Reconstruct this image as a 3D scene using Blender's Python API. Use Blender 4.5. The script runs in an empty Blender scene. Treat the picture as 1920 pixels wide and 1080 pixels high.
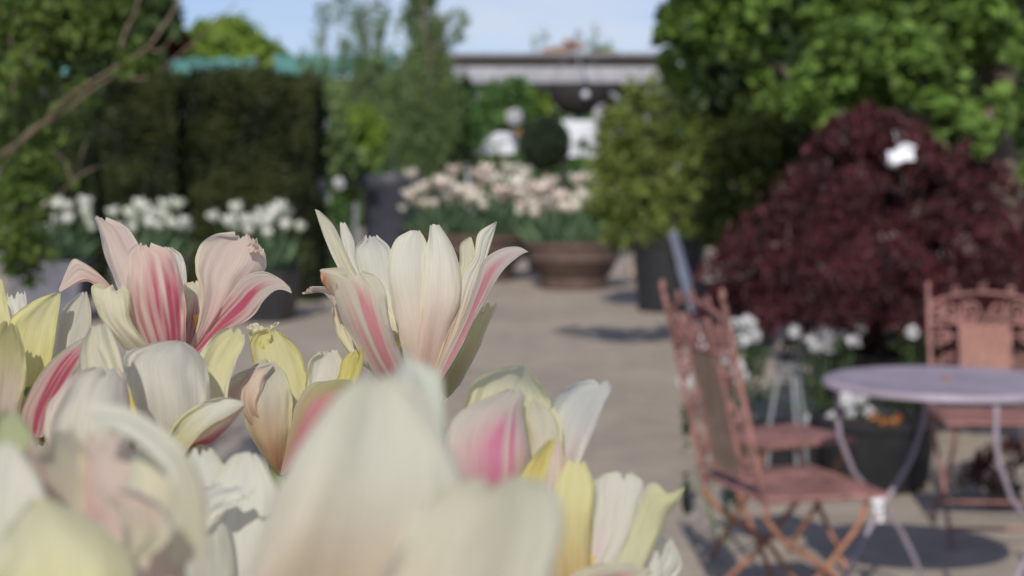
import bpy, math, random
import numpy as np
from mathutils import Vector, Matrix, noise as mnoise
rnd = random.Random(7)
nr = np.random.default_rng(11)
sc = bpy.context.scene
COL = sc.collection
FPX, CX, CY = 3000.0, 960.0, 540.0
CAM_H = 1.31
PITCH = math.atan((540 - 334) / FPX)
CAM = Vector((0, 0, CAM_H))
FW = Vector((0, math.cos(PITCH), -math.sin(PITCH)))
UP = Vector((0, math.sin(PITCH), math.cos(PITCH)))

def W(x, y, D):
    """world point at distance D metres along the view axis under photo pixel (x, y)"""
    x, y, D = float(x), float(y), float(D)
    return CAM + D * (FW + Vector(((x - CX) / FPX, 0, 0)) - UP * ((y - CY) / FPX))

def GX(x, D):
    """ground point at distance D"""
    return Vector(((x - CX) / FPX * D, D, 0))

# ------------------------------------------------------------------ helpers
class MB:
    def __init__(self):
        self.v = []; self.f = []; self.n = 0
    def add(self, vs, fs):
        b = self.n
        self.v.extend([tuple(p) for p in vs]); self.n += len(vs)
        self.f.extend([tuple(i + b for i in f) for f in fs])
        return self
    def box(self, c, s, rz=0.0, bev=0.0):
        cx, cy, cz = c; sx, sy, sz = s[0] / 2, s[1] / 2, s[2] / 2
        if bev <= 0:
            vs = [(x, y, z) for x in (-sx, sx) for y in (-sy, sy) for z in (-sz, sz)]
            fs = [(0, 1, 3, 2), (4, 6, 7, 5), (0, 4, 5, 1), (2, 3, 7, 6), (0, 2, 6, 4), (1, 5, 7, 3)]
        else:
            import bmesh
            bm = bmesh.new(); bmesh.ops.create_cube(bm, size=1)
            for v in bm.verts: v.co = Vector((v.co.x * 2 * sx, v.co.y * 2 * sy, v.co.z * 2 * sz))
            bmesh.ops.bevel(bm, geom=list(bm.edges), offset=bev, segments=2, affect='EDGES', profile=.6)
            bm.verts.ensure_lookup_table()
            vs = [tuple(v.co) for v in bm.verts]; fs = [tuple(v.index for v in f.verts) for f in bm.faces]
            bm.free()
        c_, s_ = math.cos(rz), math.sin(rz)
        return self.add([(cx + x * c_ - y * s_, cy + x * s_ + y * c_, cz + z) for x, y, z in vs], fs)
    def tube(self, pts, r, seg=8, caps=True):
        pts = [Vector(p) for p in pts]
        if not hasattr(r, '__len__'): r = [r] * len(pts)
        r = [float(q) for q in r]; rings = []; nrm = None
        for i, p in enumerate(pts):
            t = (pts[min(i + 1, len(pts) - 1)] - pts[max(i - 1, 0)])
            t = t.normalized() if t.length > 1e-9 else Vector((0, 0, 1))
            if nrm is None:
                nrm = t.orthogonal().normalized()
            else:
                nrm = (nrm - t * nrm.dot(t))
                nrm = nrm.normalized() if nrm.length > 1e-6 else t.orthogonal().normalized()
            b = t.cross(nrm)
            rings.append([p + r[i] * (nrm * math.cos(2 * math.pi * k / seg) + b * math.sin(2 * math.pi * k / seg)) for k in range(seg)])
        vs = [q for ring in rings for q in ring]; fs = []
        for i in range(len(pts) - 1):
            for k in range(seg):
                a = i * seg + k; b_ = i * seg + (k + 1) % seg
                fs.append((a, b_, b_ + seg, a + seg))
        if caps:
            fs.append(tuple(range(seg))[::-1]); fs.append(tuple((len(pts) - 1) * seg + k for k in range(seg)))
        return self.add(vs, fs)
    def lathe(self, prof, c=(0, 0, 0), seg=40, sx=1.0, sy=1.0):
        vs = []; fs = []
        for r, z in prof:
            for k in range(seg):
                a = 2 * math.pi * k / seg
                vs.append((c[0] + r * math.cos(a) * sx, c[1] + r * math.sin(a) * sy, c[2] + z))
        for i in range(len(prof) - 1):
            for k in range(seg):
                a = i * seg + k; b = i * seg + (k + 1) % seg
                fs.append((a, b, b + seg, a + seg))
        return self.add(vs, fs)
    def disc(self, r, z, c=(0, 0), seg=40):
        return self.add([(c[0] + r * math.cos(2 * math.pi * k / seg), c[1] + r * math.sin(2 * math.pi * k / seg), z) for k in range(seg)], [tuple(range(seg))])
    def ball(self, c, r, seg=12, rings=8, sq=(1, 1, 1)):
        prof = []
        vs = [(c[0], c[1], c[2] - r * sq[2])]; fs = []
        for i in range(1, rings):
            a = -math.pi / 2 + math.pi * i / rings
            for k in range(seg):
                t = 2 * math.pi * k / seg
                vs.append((c[0] + r * sq[0] * math.cos(a) * math.cos(t), c[1] + r * sq[1] * math.cos(a) * math.sin(t), c[2] + r * sq[2] * math.sin(a)))
        vs.append((c[0], c[1], c[2] + r * sq[2]))
        for k in range(seg): fs.append((0, 1 + (k + 1) % seg, 1 + k))
        for i in range(rings - 2):
            for k in range(seg):
                a = 1 + i * seg + k; b = 1 + i * seg + (k + 1) % seg
                fs.append((a, b, b + seg, a + seg))
        l = len(vs) - 1; o = 1 + (rings - 2) * seg
        for k in range(seg): fs.append((o + k, o + (k + 1) % seg, l))
        return self.add(vs, fs)
    def build(self, name, m, parent=None, smooth=True):
        me = bpy.data.meshes.new(name); me.from_pydata(self.v, [], self.f); me.update()
        if smooth:
            me.polygons.foreach_set('use_smooth', [True] * len(me.polygons))
            me.set_sharp_from_angle(angle=math.radians(38))
        me.materials.append(m)
        o = bpy.data.objects.new(name, me); COL.objects.link(o)
        if parent is not None: o.parent = parent
        return o

def empty(name, loc=(0, 0, 0), rz=0.0):
    o = bpy.data.objects.new(name, None); COL.objects.link(o)
    o.location = loc; o.rotation_euler = (0, 0, rz); o.empty_display_size = .1
    return o

def tag(o, label=None, cat=None, group=None, kind=None):
    if label: o['label'] = label
    if cat: o['category'] = cat
    if group: o['group'] = group
    if kind: o['kind'] = kind
    return o

def copy_tree(o, parent=None):
    c = o.copy(); COL.objects.link(c)
    if parent is not None: c.parent = parent
    for ch in o.children: copy_tree(ch, c)
    return c

# ------------------------------------------------------------------ materials
def mat(name):
    m = bpy.data.materials.new(name); m.use_nodes = True
    nt = m.node_tree; nt.nodes.clear()
    out = nt.nodes.new('ShaderNodeOutputMaterial')
    return m, nt, out

def N(nt, typ, **kw):
    n = nt.nodes.new(typ)
    for k, v in kw.items():
        if k in n.inputs: n.inputs[k].default_value = v
        else: setattr(n, k, v)
    return n

def rgba(c): return (c[0], c[1], c[2], 1)

def solid(name, a, b=None, rough=.6, scale=20., metal=0., bump=0., bscale=None, spec=.4, detail=6, coords='Object'):
    """two-tone noisy surface"""
    m, nt, out = mat(name)
    b = b or tuple(x * .75 for x in a)
    p = N(nt, 'ShaderNodeBsdfPrincipled', Roughness=rough, Metallic=metal)
    p.inputs['Specular IOR Level'].default_value = spec
    tc = N(nt, 'ShaderNodeTexCoord')
    no = N(nt, 'ShaderNodeTexNoise', Scale=scale, Detail=detail, Roughness=.6)
    nt.links.new(tc.outputs[coords], no.inputs['Vector'])
    r = N(nt, 'ShaderNodeValToRGB')
    r.color_ramp.elements[0].position = .35; r.color_ramp.elements[0].color = rgba(b)
    r.color_ramp.elements[1].position = .65; r.color_ramp.elements[1].color = rgba(a)
    nt.links.new(no.outputs['Fac'], r.inputs['Fac']); nt.links.new(r.outputs['Color'], p.inputs['Base Color'])
    if bump:
        no2 = N(nt, 'ShaderNodeTexNoise', Scale=bscale or scale * 4, Detail=5)
        nt.links.new(tc.outputs[coords], no2.inputs['Vector'])
        bp = N(nt, 'ShaderNodeBump', Strength=bump, Distance=.01)
        nt.links.new(no2.outputs['Fac'], bp.inputs['Height']); nt.links.new(bp.outputs['Normal'], p.inputs['Normal'])
    nt.links.new(p.outputs[0], out.inputs['Surface'])
    return m

def leafmat(name, dark, light, transl=.3, rough=.55, spec=.25):
    """leaf blades: each blade has its own tone stored on its face"""
    m, nt, out = mat(name)
    at = N(nt, 'ShaderNodeAttribute', attribute_name='tone')
    r = N(nt, 'ShaderNodeValToRGB')
    r.color_ramp.elements[0].color = rgba(dark); r.color_ramp.elements[1].color = rgba(light)
    nt.links.new(at.outputs['Fac'], r.inputs['Fac'])
    p = N(nt, 'ShaderNodeBsdfPrincipled', Roughness=rough); p.inputs['Specular IOR Level'].default_value = spec
    t = N(nt, 'ShaderNodeBsdfTranslucent')
    mx = N(nt, 'ShaderNodeMixShader'); mx.inputs[0].default_value = transl
    nt.links.new(r.outputs['Color'], p.inputs['Base Color']); nt.links.new(r.outputs['Color'], t.inputs['Color'])
    nt.links.new(p.outputs[0], mx.inputs[1]); nt.links.new(t.outputs[0], mx.inputs[2]); nt.links.new(mx.outputs[0], out.inputs['Surface'])
    return m

def leaf_cloud(name, m, pts, size, parent, aspect=.55, core=None, upbias=.4, tone=None, droop=0.):
    """pts (n,3) leaf positions -> one mesh of folded leaf blades (two quads each)"""
    n = len(pts)
    d = nr.normal(size=(n, 3)); d[:, 2] -= droop; d /= np.linalg.norm(d, axis=1)[:, None]
    u = nr.normal(size=(n, 3)); u[:, 2] += upbias * 2; u -= d * np.sum(u * d, axis=1)[:, None]; u /= np.linalg.norm(u, axis=1)[:, None]
    s = np.cross(d, u)
    L = (size * nr.uniform(.6, 1.35, n))[:, None]; Wd = L * aspect * .5
    a = pts - d * L * .5; b = pts + d * L * .5
    m1 = pts - d * L * .05
    l = m1 + s * Wd + u * L * .12; r_ = m1 - s * Wd + u * L * .12
    V = np.stack([a, l, b, r_], axis=1).reshape(-1, 3)
    idx = np.arange(n)[:, None] * 4
    F = np.concatenate([idx + np.array([0, 2, 1]), idx + np.array([0, 3, 2])], axis=1).reshape(-1, 3)
    tv = nr.uniform(0, 1, n) if tone is None else tone
    T = np.repeat(tv, 2)
    V = list(map(tuple, V.tolist())); F = F.tolist()
    if core is not None:
        b0 = len(V); V += core.v; F += [[i + b0 for i in f] for f in core.f]
        T = np.concatenate([T, np.zeros(len(core.f))])
    me = bpy.data.meshes.new(name); me.from_pydata(V, [], F)
    at = me.attributes.new('tone', 'FLOAT', 'FACE'); at.data.foreach_set('value', T.astype(np.float32))
    me.materials.append(m); me.update()
    o = bpy.data.objects.new(name, me); COL.objects.link(o)
    if parent is not None: o.parent = parent
    return o

def blob(c, rad, n, clump=30, spread=.16, shell=.55, bottom=-1., hole=None, hs=2.2):
    """clumped points in an ellipsoid"""
    c = np.array(c); rad = np.array(rad)
    k = max(1, n // clump)
    d = nr.normal(size=(k * 2, 3)); d /= np.linalg.norm(d, axis=1)[:, None]
    d = d[d[:, 2] > bottom][:k]
    rr = shell + (1 - shell) * nr.uniform(0, 1, len(d)) ** .6
    rr *= 1 + nr.normal(0, .08, len(d))
    cc = d * rr[:, None]
    if hole is not None:
        keep = np.array([mnoise.noise(Vector(tuple((c + q * rad) * hs))) > hole for q in cc]); keep[0] = True
        cc = cc[keep]; d = d[keep]
    cc = np.repeat(cc, clump, axis=0)
    tone = np.repeat(nr.uniform(0, 1, len(d)), clump)
    pp = cc + nr.normal(0, spread, cc.shape)
    return c + pp * rad, np.clip(tone * .6 + nr.uniform(0, .4, len(tone)), 0, 1)

def crown(name, m, blobs, size, parent, **kw):
    P = []; T = []
    for c, rad, n, *o in blobs:
        p, t = blob(c, rad, n, **(o[0] if o else {})); P.append(p); T.append(t)
    return leaf_cloud(name, m, np.concatenate(P), size, parent, tone=np.concatenate(T), **kw)

def limb(mb, a, b, r0, r1, wob=.08, n=7, seg=7):
    a = Vector(a); b = Vector(b); L = (b - a).length
    pts = []
    for i in range(n + 1):
        t = i / n
        p = a.lerp(b, t)
        if 0 < i < n: p += Vector((rnd.gauss(0, 1), rnd.gauss(0, 1), rnd.gauss(0, .4))) * wob * L * .35 * math.sin(math.pi * t)
        pts.append(p)
    mb.tube(pts, [r0 + (r1 - r0) * i / n for i in range(n + 1)], seg)
    return pts

# ------------------------------------------------------------------ world, sun, camera
SUN_TRAVEL = Vector((.15, 1.04, -.72)).normalized()
elev = math.asin(-SUN_TRAVEL.z)
to_sun = -SUN_TRAVEL
w = bpy.data.worlds.new('World'); sc.world = w; w.use_nodes = True
nt = w.node_tree; nt.nodes.clear()
wo = nt.nodes.new('ShaderNodeOutputWorld'); bg = nt.nodes.new('ShaderNodeBackground')
sky = nt.nodes.new('ShaderNodeTexSky'); sky.sky_type = 'NISHITA'; sky.sun_disc = False
sky.sun_elevation = elev; sky.sun_rotation = math.atan2(to_sun.x, to_sun.y)
sky.air_density = 1.0; sky.dust_density = .4; sky.ozone_density = 4.0
tc = nt.nodes.new('ShaderNodeTexCoord'); mp = nt.nodes.new('ShaderNodeMapping'); mp.inputs['Scale'].default_value = (1.5, 1.5, 7)
no = N(nt, 'ShaderNodeTexNoise', Scale=2.1, Detail=7., Roughness=.55)
cr = nt.nodes.new('ShaderNodeValToRGB'); cr.color_ramp.elements[0].position = .45; cr.color_ramp.elements[1].position = .75
cr.color_ramp.elements[0].color = (0, 0, 0, 1); cr.color_ramp.elements[1].color = (.8, .8, .8, 1)
mx = N(nt, 'ShaderNodeMix', data_type='RGBA'); mx.inputs[7].default_value = (6.0, 6.2, 6.8, 1)
nt.links.new(tc.outputs['Generated'], mp.inputs['Vector']); nt.links.new(mp.outputs[0], no.inputs['Vector'])
nt.links.new(no.outputs['Fac'], cr.inputs['Fac']); nt.links.new(cr.outputs['Color'], mx.inputs[0])
hs = N(nt, 'ShaderNodeMix', data_type='RGBA', blend_type='MULTIPLY'); hs.inputs[0].default_value = 1.; hs.inputs[7].default_value = (.82, .77, .90, 1)
nt.links.new(sky.outputs[0], hs.inputs[6]); nt.links.new(hs.outputs[2], mx.inputs[6]); nt.links.new(mx.outputs[2], bg.inputs['Color'])
bg.inputs['Strength'].default_value = .10
nt.links.new(bg.outputs[0], wo.inputs['Surface'])

sl = bpy.data.lights.new('sun', 'SUN'); sl.energy = 3.6; sl.angle = math.radians(.55); sl.color = (1, .94, .85)
so = bpy.data.objects.new('sun', sl); COL.objects.link(so)
so.rotation_euler = SUN_TRAVEL.to_track_quat('-Z', 'Y').to_euler(); so.location = (-2, -8, 8)

cd = bpy.data.cameras.new('camera'); cam = bpy.data.objects.new('camera', cd); COL.objects.link(cam)
cam.location = CAM; cam.rotation_euler = (math.pi / 2 - PITCH, 0, 0)
cd.sensor_width = 36; cd.lens = 36 * FPX / 1920; cd.clip_start = .02; cd.clip_end = 3000
cd.dof.use_dof = True; cd.dof.focus_distance = .79; cd.dof.aperture_fstop = 10.0; cd.dof.aperture_blades = 0
sc.camera = cam
sc.view_settings.view_transform = 'Standard'; sc.view_settings.look = 'None'
sc.view_settings.gamma = 1; sc.view_settings.exposure = .25
sc.render.engine = 'CYCLES'
sc.cycles.use_denoising = True
sc.cycles.max_bounces = 7; sc.cycles.transparent_max_bounces = 12
sc.cycles.sample_clamp_indirect = 4

# ------------------------------------------------------------------ common materials
M_bark = solid('bark', (.16, .12, .09), (.08, .06, .045), .85, 18, bump=.6)
M_twig = solid('pale_twig', (.21, .155, .11), (.12, .09, .065), .8, 30, bump=.3)
M_blackpot = solid('black_plastic', (.022, .023, .026), (.014, .015, .017), .45, 12, bump=.1)
M_greypot = solid('grey_plastic_pot', (.16, .16, .19), (.10, .10, .125), .6, 6)
M_bluepot = solid('blue_grey_pot', (.05, .052, .072), (.035, .036, .05), .5, 6)
M_terra = solid('dark_terracotta', (.125, .082, .068), (.085, .055, .046), .75, 9, bump=.25)
M_soil = solid('potting_soil', (.05, .035, .025), (.02, .014, .01), .95, 40, bump=1., bscale=90)
M_steel = solid('galvanised_steel', (.30, .32, .33), (.22, .23, .25), .5, 8, metal=.4)
M_white = solid('white_painted', (.72, .73, .76), (.6, .62, .66), .6, 4)
M_cloth = solid('white_fabric', (.62, .64, .68), (.5, .53, .58), .85, 5)
M_chair = solid('faded_red_iron', (.33, .16, .145), (.15, .075, .06), .65, 14, bump=.35, bscale=160)
M_chairrust = solid('rusty_iron', (.36, .17, .10), (.2, .09, .055), .7, 20, bump=.4, bscale=150)
M_mesh = solid('bronze_wire', (.21, .15, .115), (.13, .09, .07), .6, 30)
M_meshpink = solid('pink_wire', (.44, .24, .19), (.38, .19, .15), .6, 30)
M_table = solid('faded_lilac_iron', (.34, .29, .35), (.25, .21, .25), .5, 9, bump=.3, bscale=120)

# ------------------------------------------------------------------ ground
gm, nt, out = mat('pavement')
p = N(nt, 'ShaderNodeBsdfPrincipled', Roughness=.9)
tc = N(nt, 'ShaderNodeTexCoord')
n1 = N(nt, 'ShaderNodeTexNoise', Scale=.55, Detail=6., Roughness=.6)
n2 = N(nt, 'ShaderNodeTexNoise', Scale=60., Detail=4., Roughness=.7)
n3 = N(nt, 'ShaderNodeTexNoise', Scale=5., Detail=5., Roughness=.65)
for n in (n1, n2, n3): nt.links.new(tc.outputs['Object'], n.inputs['Vector'])
r1 = N(nt, 'ShaderNodeValToRGB')
r1.color_ramp.elements[0].position = .3; r1.color_ramp.elements[0].color = (.30, .25, .20, 1)
r1.color_ramp.elements[1].position = .7; r1.color_ramp.elements[1].color = (.41, .345, .27, 1)
nt.links.new(n1.outputs['Fac'], r1.inputs['Fac'])
r2 = N(nt, 'ShaderNodeValToRGB')
r2.color_ramp.elements[0].position = .3; r2.color_ramp.elements[0].color = (.52, .52, .53, 1)
r2.color_ramp.elements[1].position = .65; r2.color_ramp.elements[1].color = (1.05, 1.05, 1.05, 1)
nt.links.new(n3.outputs['Fac'], r2.inputs['Fac'])
m1 = N(nt, 'ShaderNodeMix', data_type='RGBA', blend_type='MULTIPLY'); m1.inputs[0].default_value = .6
nt.links.new(r1.outputs[0], m1.inputs[6]); nt.links.new(r2.outputs[0], m1.inputs[7])
m2 = N(nt, 'ShaderNodeMix', data_type='RGBA', blend_type='OVERLAY'); m2.inputs[0].default_value = .35
nt.links.new(m1.outputs[2], m2.inputs[6]); nt.links.new(n2.outputs['Color'], m2.inputs[7])
bp = N(nt, 'ShaderNodeBump', Strength=.6, Distance=.006); nt.links.new(n2.outputs['Fac'], bp.inputs['Height'])
nt.links.new(m1.outputs[2], p.inputs['Base Color']); nt.links.new(bp.outputs['Normal'], p.inputs['Normal'])
nt.links.new(p.outputs[0], out.inputs['Surface'])
g = MB().add([(-600, -60, 0), (600, -60, 0), (600, 1500, 0), (-600, 1500, 0)], [(0, 1, 2, 3)]).build('ground', gm, smooth=False)
tag(g, 'dusty warm grey paved yard of the plant nursery', 'ground', kind='structure')

# ------------------------------------------------------------------ pots
def round_pot(name, loc, r_top, r_bot, h, m, label, cat='plant pot', group=None, bands=False, soil=True, handles=False):
    root = empty(name, loc); tag(root, label, cat, group)
    t = max(.012, r_top * .05)
    if bands:
        prof = [(0, .002), (r_bot * .97, .002), (r_bot, .02), (r_bot * 1.02, h * .22), (r_bot * .99, h * .25), (r_bot * 1.07, h * .28),
                (r_bot + (r_top - r_bot) * .62, h * .60), (r_bot + (r_top - r_bot) * .70, h * .62), (r_bot + (r_top - r_bot) * .68, h * .66),
                (r_top * .945, h * .86), (r_top * .99, h * .88), (r_top, h * .92), (r_top, h * .985), (r_top * .98, h), (r_top * .93, h), (r_top * .91, h * .95), (r_top * .8, h * .6), (0, h * .55)]
    else:
        prof = [(0, .002), (r_bot * .95, .002), (r_bot, .015), (r_bot + (r_top - r_bot) * .86, h * .86), (r_top, h * .87), (r_top * 1.02, h * .9), (r_top * 1.02, h * .99),
                (r_top * 1.0, h), (r_top - t, h), (r_top - t, h * .9), (r_bot * .92, h * .5), (0, h * .45)]
    MB().lathe(prof, seg=56).build('pot_body', m, root)
    if soil:
        s = MB(); seg = 40; vs = [(0, 0, h * .93)]; fs = []
        for ri in range(1, 6):
            for k in range(seg):
                a = 2 * math.pi * k / seg; rr = (r_top - t) * .985 * ri / 5
                vs.append((rr * math.cos(a), rr * math.sin(a), h * .91 + rnd.uniform(-.008, .012)))
        for k in range(seg): fs.append((0, 1 + k, 1 + (k + 1) % seg))
        for ri in range(4):
            for k in range(seg):
                a = 1 + ri * seg + k; b = 1 + ri * seg + (k + 1) % seg
                fs.append((a, a + seg, b + seg, b))
        s.add(vs, fs).build('soil', M_soil, root)
    if handles:
        hm = MB()
        for sgn in (-1, 1):
            hm = MB(); hm.tube([(sgn * r_top * 1.0, -.06, h * .93), (sgn * (r_top + .045), -.05, h * .94), (sgn * (r_top + .055), 0, h * .945), (sgn * (r_top + .045), .05, h * .94), (sgn * r_top, .06, h * .93)], .01, 6)
            hm.build('handle', m, root)
    return root

# ------------------------------------------------------------------ small background tulips
def small_tulip_mat(name, cream, tint):
    m, nt, out = mat(name)
    tc = N(nt, 'ShaderNodeTexCoord'); oi = N(nt, 'ShaderNodeObjectInfo')
    sx = N(nt, 'ShaderNodeSeparateXYZ'); nt.links.new(tc.outputs['Generated'], sx.inputs[0])
    r = N(nt, 'ShaderNodeValToRGB'); r.color_ramp.elements[0].color = rgba(tint); r.color_ramp.elements[1].color = rgba(cream)
    r.color_ramp.elements[0].position = .1; r.color_ramp.elements[1].position = .8
    ad = N(nt, 'ShaderNodeMath', operation='ADD'); sb = N(nt, 'ShaderNodeMath', operation='MULTIPLY_ADD'); sb.inputs[1].default_value = 1.1; sb.inputs[2].default_value = -.6
    nt.links.new(oi.outputs['Random'], sb.inputs[0]); nt.links.new(sx.outputs['Z'], ad.inputs[0]); nt.links.new(sb.outputs[0], ad.inputs[1])
    nt.links.new(ad.outputs[0], r.inputs['Fac'])
    p = N(nt, 'ShaderNodeBsdfPrincipled', Roughness=.5); t = N(nt, 'ShaderNodeBsdfTranslucent'); mx = N(nt, 'ShaderNodeMixShader'); mx.inputs[0].default_value = .3
    nt.links.new(r.outputs[0], p.inputs['Base Color']); nt.links.new(r.outputs[0], t.inputs['Color'])
    nt.links.new(p.outputs[0], mx.inputs[1]); nt.links.new(t.outputs[0], mx.inputs[2]); nt.links.new(mx.outputs[0], out.inputs['Surface'])
    return m
M_pinktul = small_tulip_mat('pale_pink_petals', (.84, .81, .70), (.80, .65, .57))
M_whitetul = small_tulip_mat('white_petals', (.82, .83, .76), (.70, .74, .60))
M_tleaf = leafmat('tulip_leaf', (.075, .14, .075), (.19, .28, .16), .25)
M_tstem = solid('tulip_stem', (.09, .15, .06), (.06, .11, .045), .6, 30)

def tulip_flower_mesh(R, H, openness):
    mb = MB()
    for k in range(6):
        a0 = k * math.pi / 3 + (.1 if k % 2 else 0); off = .92 if k % 2 else 1.06
        vs = []; fs = []; nu, nv = 7, 9
        for j in range(nv):
            v = j / (nv - 1)
            rad = R * off * (math.sin(min(1, v * 1.5) * math.pi / 2) * (1 - .22 * v) + openness * v ** 2.2)
            wd = 1.15 * (math.sin(math.pi * min(.97, v * .86 + .08)) ** .7) * (1 - v ** 5)
            for i in range(nu):
                u = i / (nu - 1) * 2 - 1
                a = a0 + u * wd * .62
                vs.append((rad * math.cos(a), rad * math.sin(a), H * v * (1 - .08 * u * u * v) + .004 * math.sin(9 * u + k)))
        for j in range(nv - 1):
            for i in range(nu - 1):
                q = j * nu + i; fs.append((q, q + 1, q + nu + 1, q + nu))
        mb.add(vs, fs)
    return mb

def blade(mb, base, ang, L, wdt, lean, tw=0.):
    n = 9; vs = []; fs = []
    for j in range(n):
        v = j / (n - 1)
        out_ = lean * L * v ** 1.6; z = L * (v - .35 * lean * v * v)
        wd = wdt * math.sin(math.pi * min(.98, .12 + .86 * v)) ** .8
        c, s = math.cos(ang), math.sin(ang)
        for u in (-1, 0, 1):
            dx = out_ - abs(u) * -wd * .35; 
            vs.append((base[0] + c * dx - s * u * wd, base[1] + s * dx + c * u * wd, base[2] + z))
    for j in range(n - 1):
        for i in range(2):
            q = j * 3 + i; fs.append((q, q + 1, q + 4, q + 3))
    mb.add(vs, fs)

def set_tone(o, v=None):
    me = o.data; at = me.attributes.new('tone', 'FLOAT', 'FACE')
    at.data.foreach_set('value', np.full(len(me.polygons), rnd.random() if v is None else v, np.float32)); return o

def small_tulip(fm, stemL, R, H, opn):
    root = empty('tulip', (0, 0, 0))
    st = MB(); st.tube([(0, 0, 0), (.01, .005, stemL * .5), (0, 0, stemL)], [.006, .005, .005], 6); st.build('stem', M_tstem, root)
    fb = tulip_flower_mesh(R, H, opn); fb.v = [(x, y, z + stemL) for x, y, z in fb.v]; fb.build('flower', fm, root)
    for k in range(3):
        l = MB(); blade(l, (0, 0, 0), k * 2.2 + rnd.random(), stemL * rnd.uniform(.75, .98), .028, rnd.uniform(.3, .6)); set_tone(l.build('leaf', M_tleaf, root))
    return root

def tulip_bed(center, rx, ry, z, n, protos, label, group):
    used = set()
    for i in range(n):
        rr = math.sqrt((i + .5) / n); a = i * 2.39996
        x = center[0] + rx * rr * math.cos(a) + rnd.gauss(0, .02); y = center[1] + ry * rr * math.sin(a) + rnd.gauss(0, .02)
        p = protos[i % len(protos)]
        o = p if id(p) not in used else copy_tree(p)
        used.add(id(p))
        o.location = (x, y, z); s = rnd.uniform(.82, 1.14) * (1.06 - .2 * rr * rr)
        ln = .36 * rr + rnd.gauss(0, .05)
        o.rotation_euler = (-math.sin(a) * ln * -1 * 1.0 * -1, math.cos(a) * ln, rnd.uniform(0, 6.28)) if False else Matrix.Rotation(ln, 4, Vector((-math.sin(a), math.cos(a), 0))).to_euler()
        o.rotation_mode = 'XYZ'
        o.scale = (s, s, s)
        tag(o, label, 'tulip', group)

D_R, D_L = 19.0, 20.6
cR = GX(1076, D_R); cL = GX(893, D_L)
round_pot('planter_bowl', cR, .585, .40, .565, M_terra, 'wide brown banded bowl planter alone on open paving, full of pale tulips', 'planter', 'brown bowl planters', bands=True)
round_pot('planter_bowl', cL, .74, .47, .60, M_terra, 'wide brown bowl planter partly hidden behind the big white tulip, beside the tall blue-grey pot', 'planter', 'brown bowl planters', bands=True)
pr = [small_tulip(M_pinktul, .44 + .11 * k, .078, .135, o) for k, o in enumerate((.1, .35, .6))]
tulip_bed(cR, .56, .52, .50, 56, pr, 'pale pink and cream tulip crowded in the banded bowl on the open paving', 'tulips in the banded bowl')
pr = [small_tulip(M_pinktul, .50 + .12 * k, .080, .14, o) for k, o in enumerate((.15, .35, .65))]
tulip_bed(cL, .80, .7, .53, 74, pr, 'pale pink and cream tulip crowded in the bowl beside the tall blue-grey pot', 'tulips in the bowl beside the tall pot')

# white tulips in three pots before the hedges
for (px, D, wpx, ztop, fm, lab, lab2, pm) in (
        (98, 14.6, 128, .56, M_greypot, 'lilac-grey square pot at the foot of the leafy branches, holding white tulips', 'white tulip in the lilac-grey square pot below the leafy branches', 0),
        (280, 14.9, 125, .50, M_greypot, 'grey square pot of white tulips behind the streaked pink tulip', 'white tulip in the square pot right behind the streaked pink tulip', 0),
        (490, 14.7, 120, .47, M_blackpot, 'black square pot of white tulips at the end of the dark hedge', 'white tulip in the black square pot at the end of the dark hedge', 0)):
    c = GX(px, D); root = empty('square_pot', c, rnd.uniform(-.2, .2)); tag(root, lab, 'plant pot', 'square pots of white tulips')
    hw = wpx / 2 / FPX * D; h = ztop
    mb = MB()
    prof = [(hw * .8, 0), (hw, h * .88), (hw * 1.05, h * .88), (hw * 1.05, h), (hw * .96, h), (hw * .94, h * .8)]
    vs = [(sx * q, sy * q, z) for q, z in prof for sx, sy in ((-1, -1), (1, -1), (1, 1), (-1, 1))]
    fs = [(0, 3, 2, 1)] + [(i * 4 + k, i * 4 + (k + 1) % 4, i * 4 + 4 + (k + 1) % 4, i * 4 + 4 + k) for i in range(len(prof) - 1) for k in range(4)]
    mb.add(vs, fs).build('pot_body', fm, root, smooth=False)
    MB().add([(sx * hw * .94, sy * hw * .94, h * .86) for sx, sy in ((-1, -1), (1, -1), (1, 1), (-1, 1))], [(0, 1, 2, 3)]).build('soil', M_soil, root, smooth=False)
    pr = [small_tulip(M_whitetul, .46 + .05 * k, .056, .11, o) for k, o in enumerate((.05, .2, .5))]
    tulip_bed(c, hw * .74, hw * .7, h * .86, 24, pr, lab2, 'white tulips: ' + lab2.split(' in ')[1])

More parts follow.
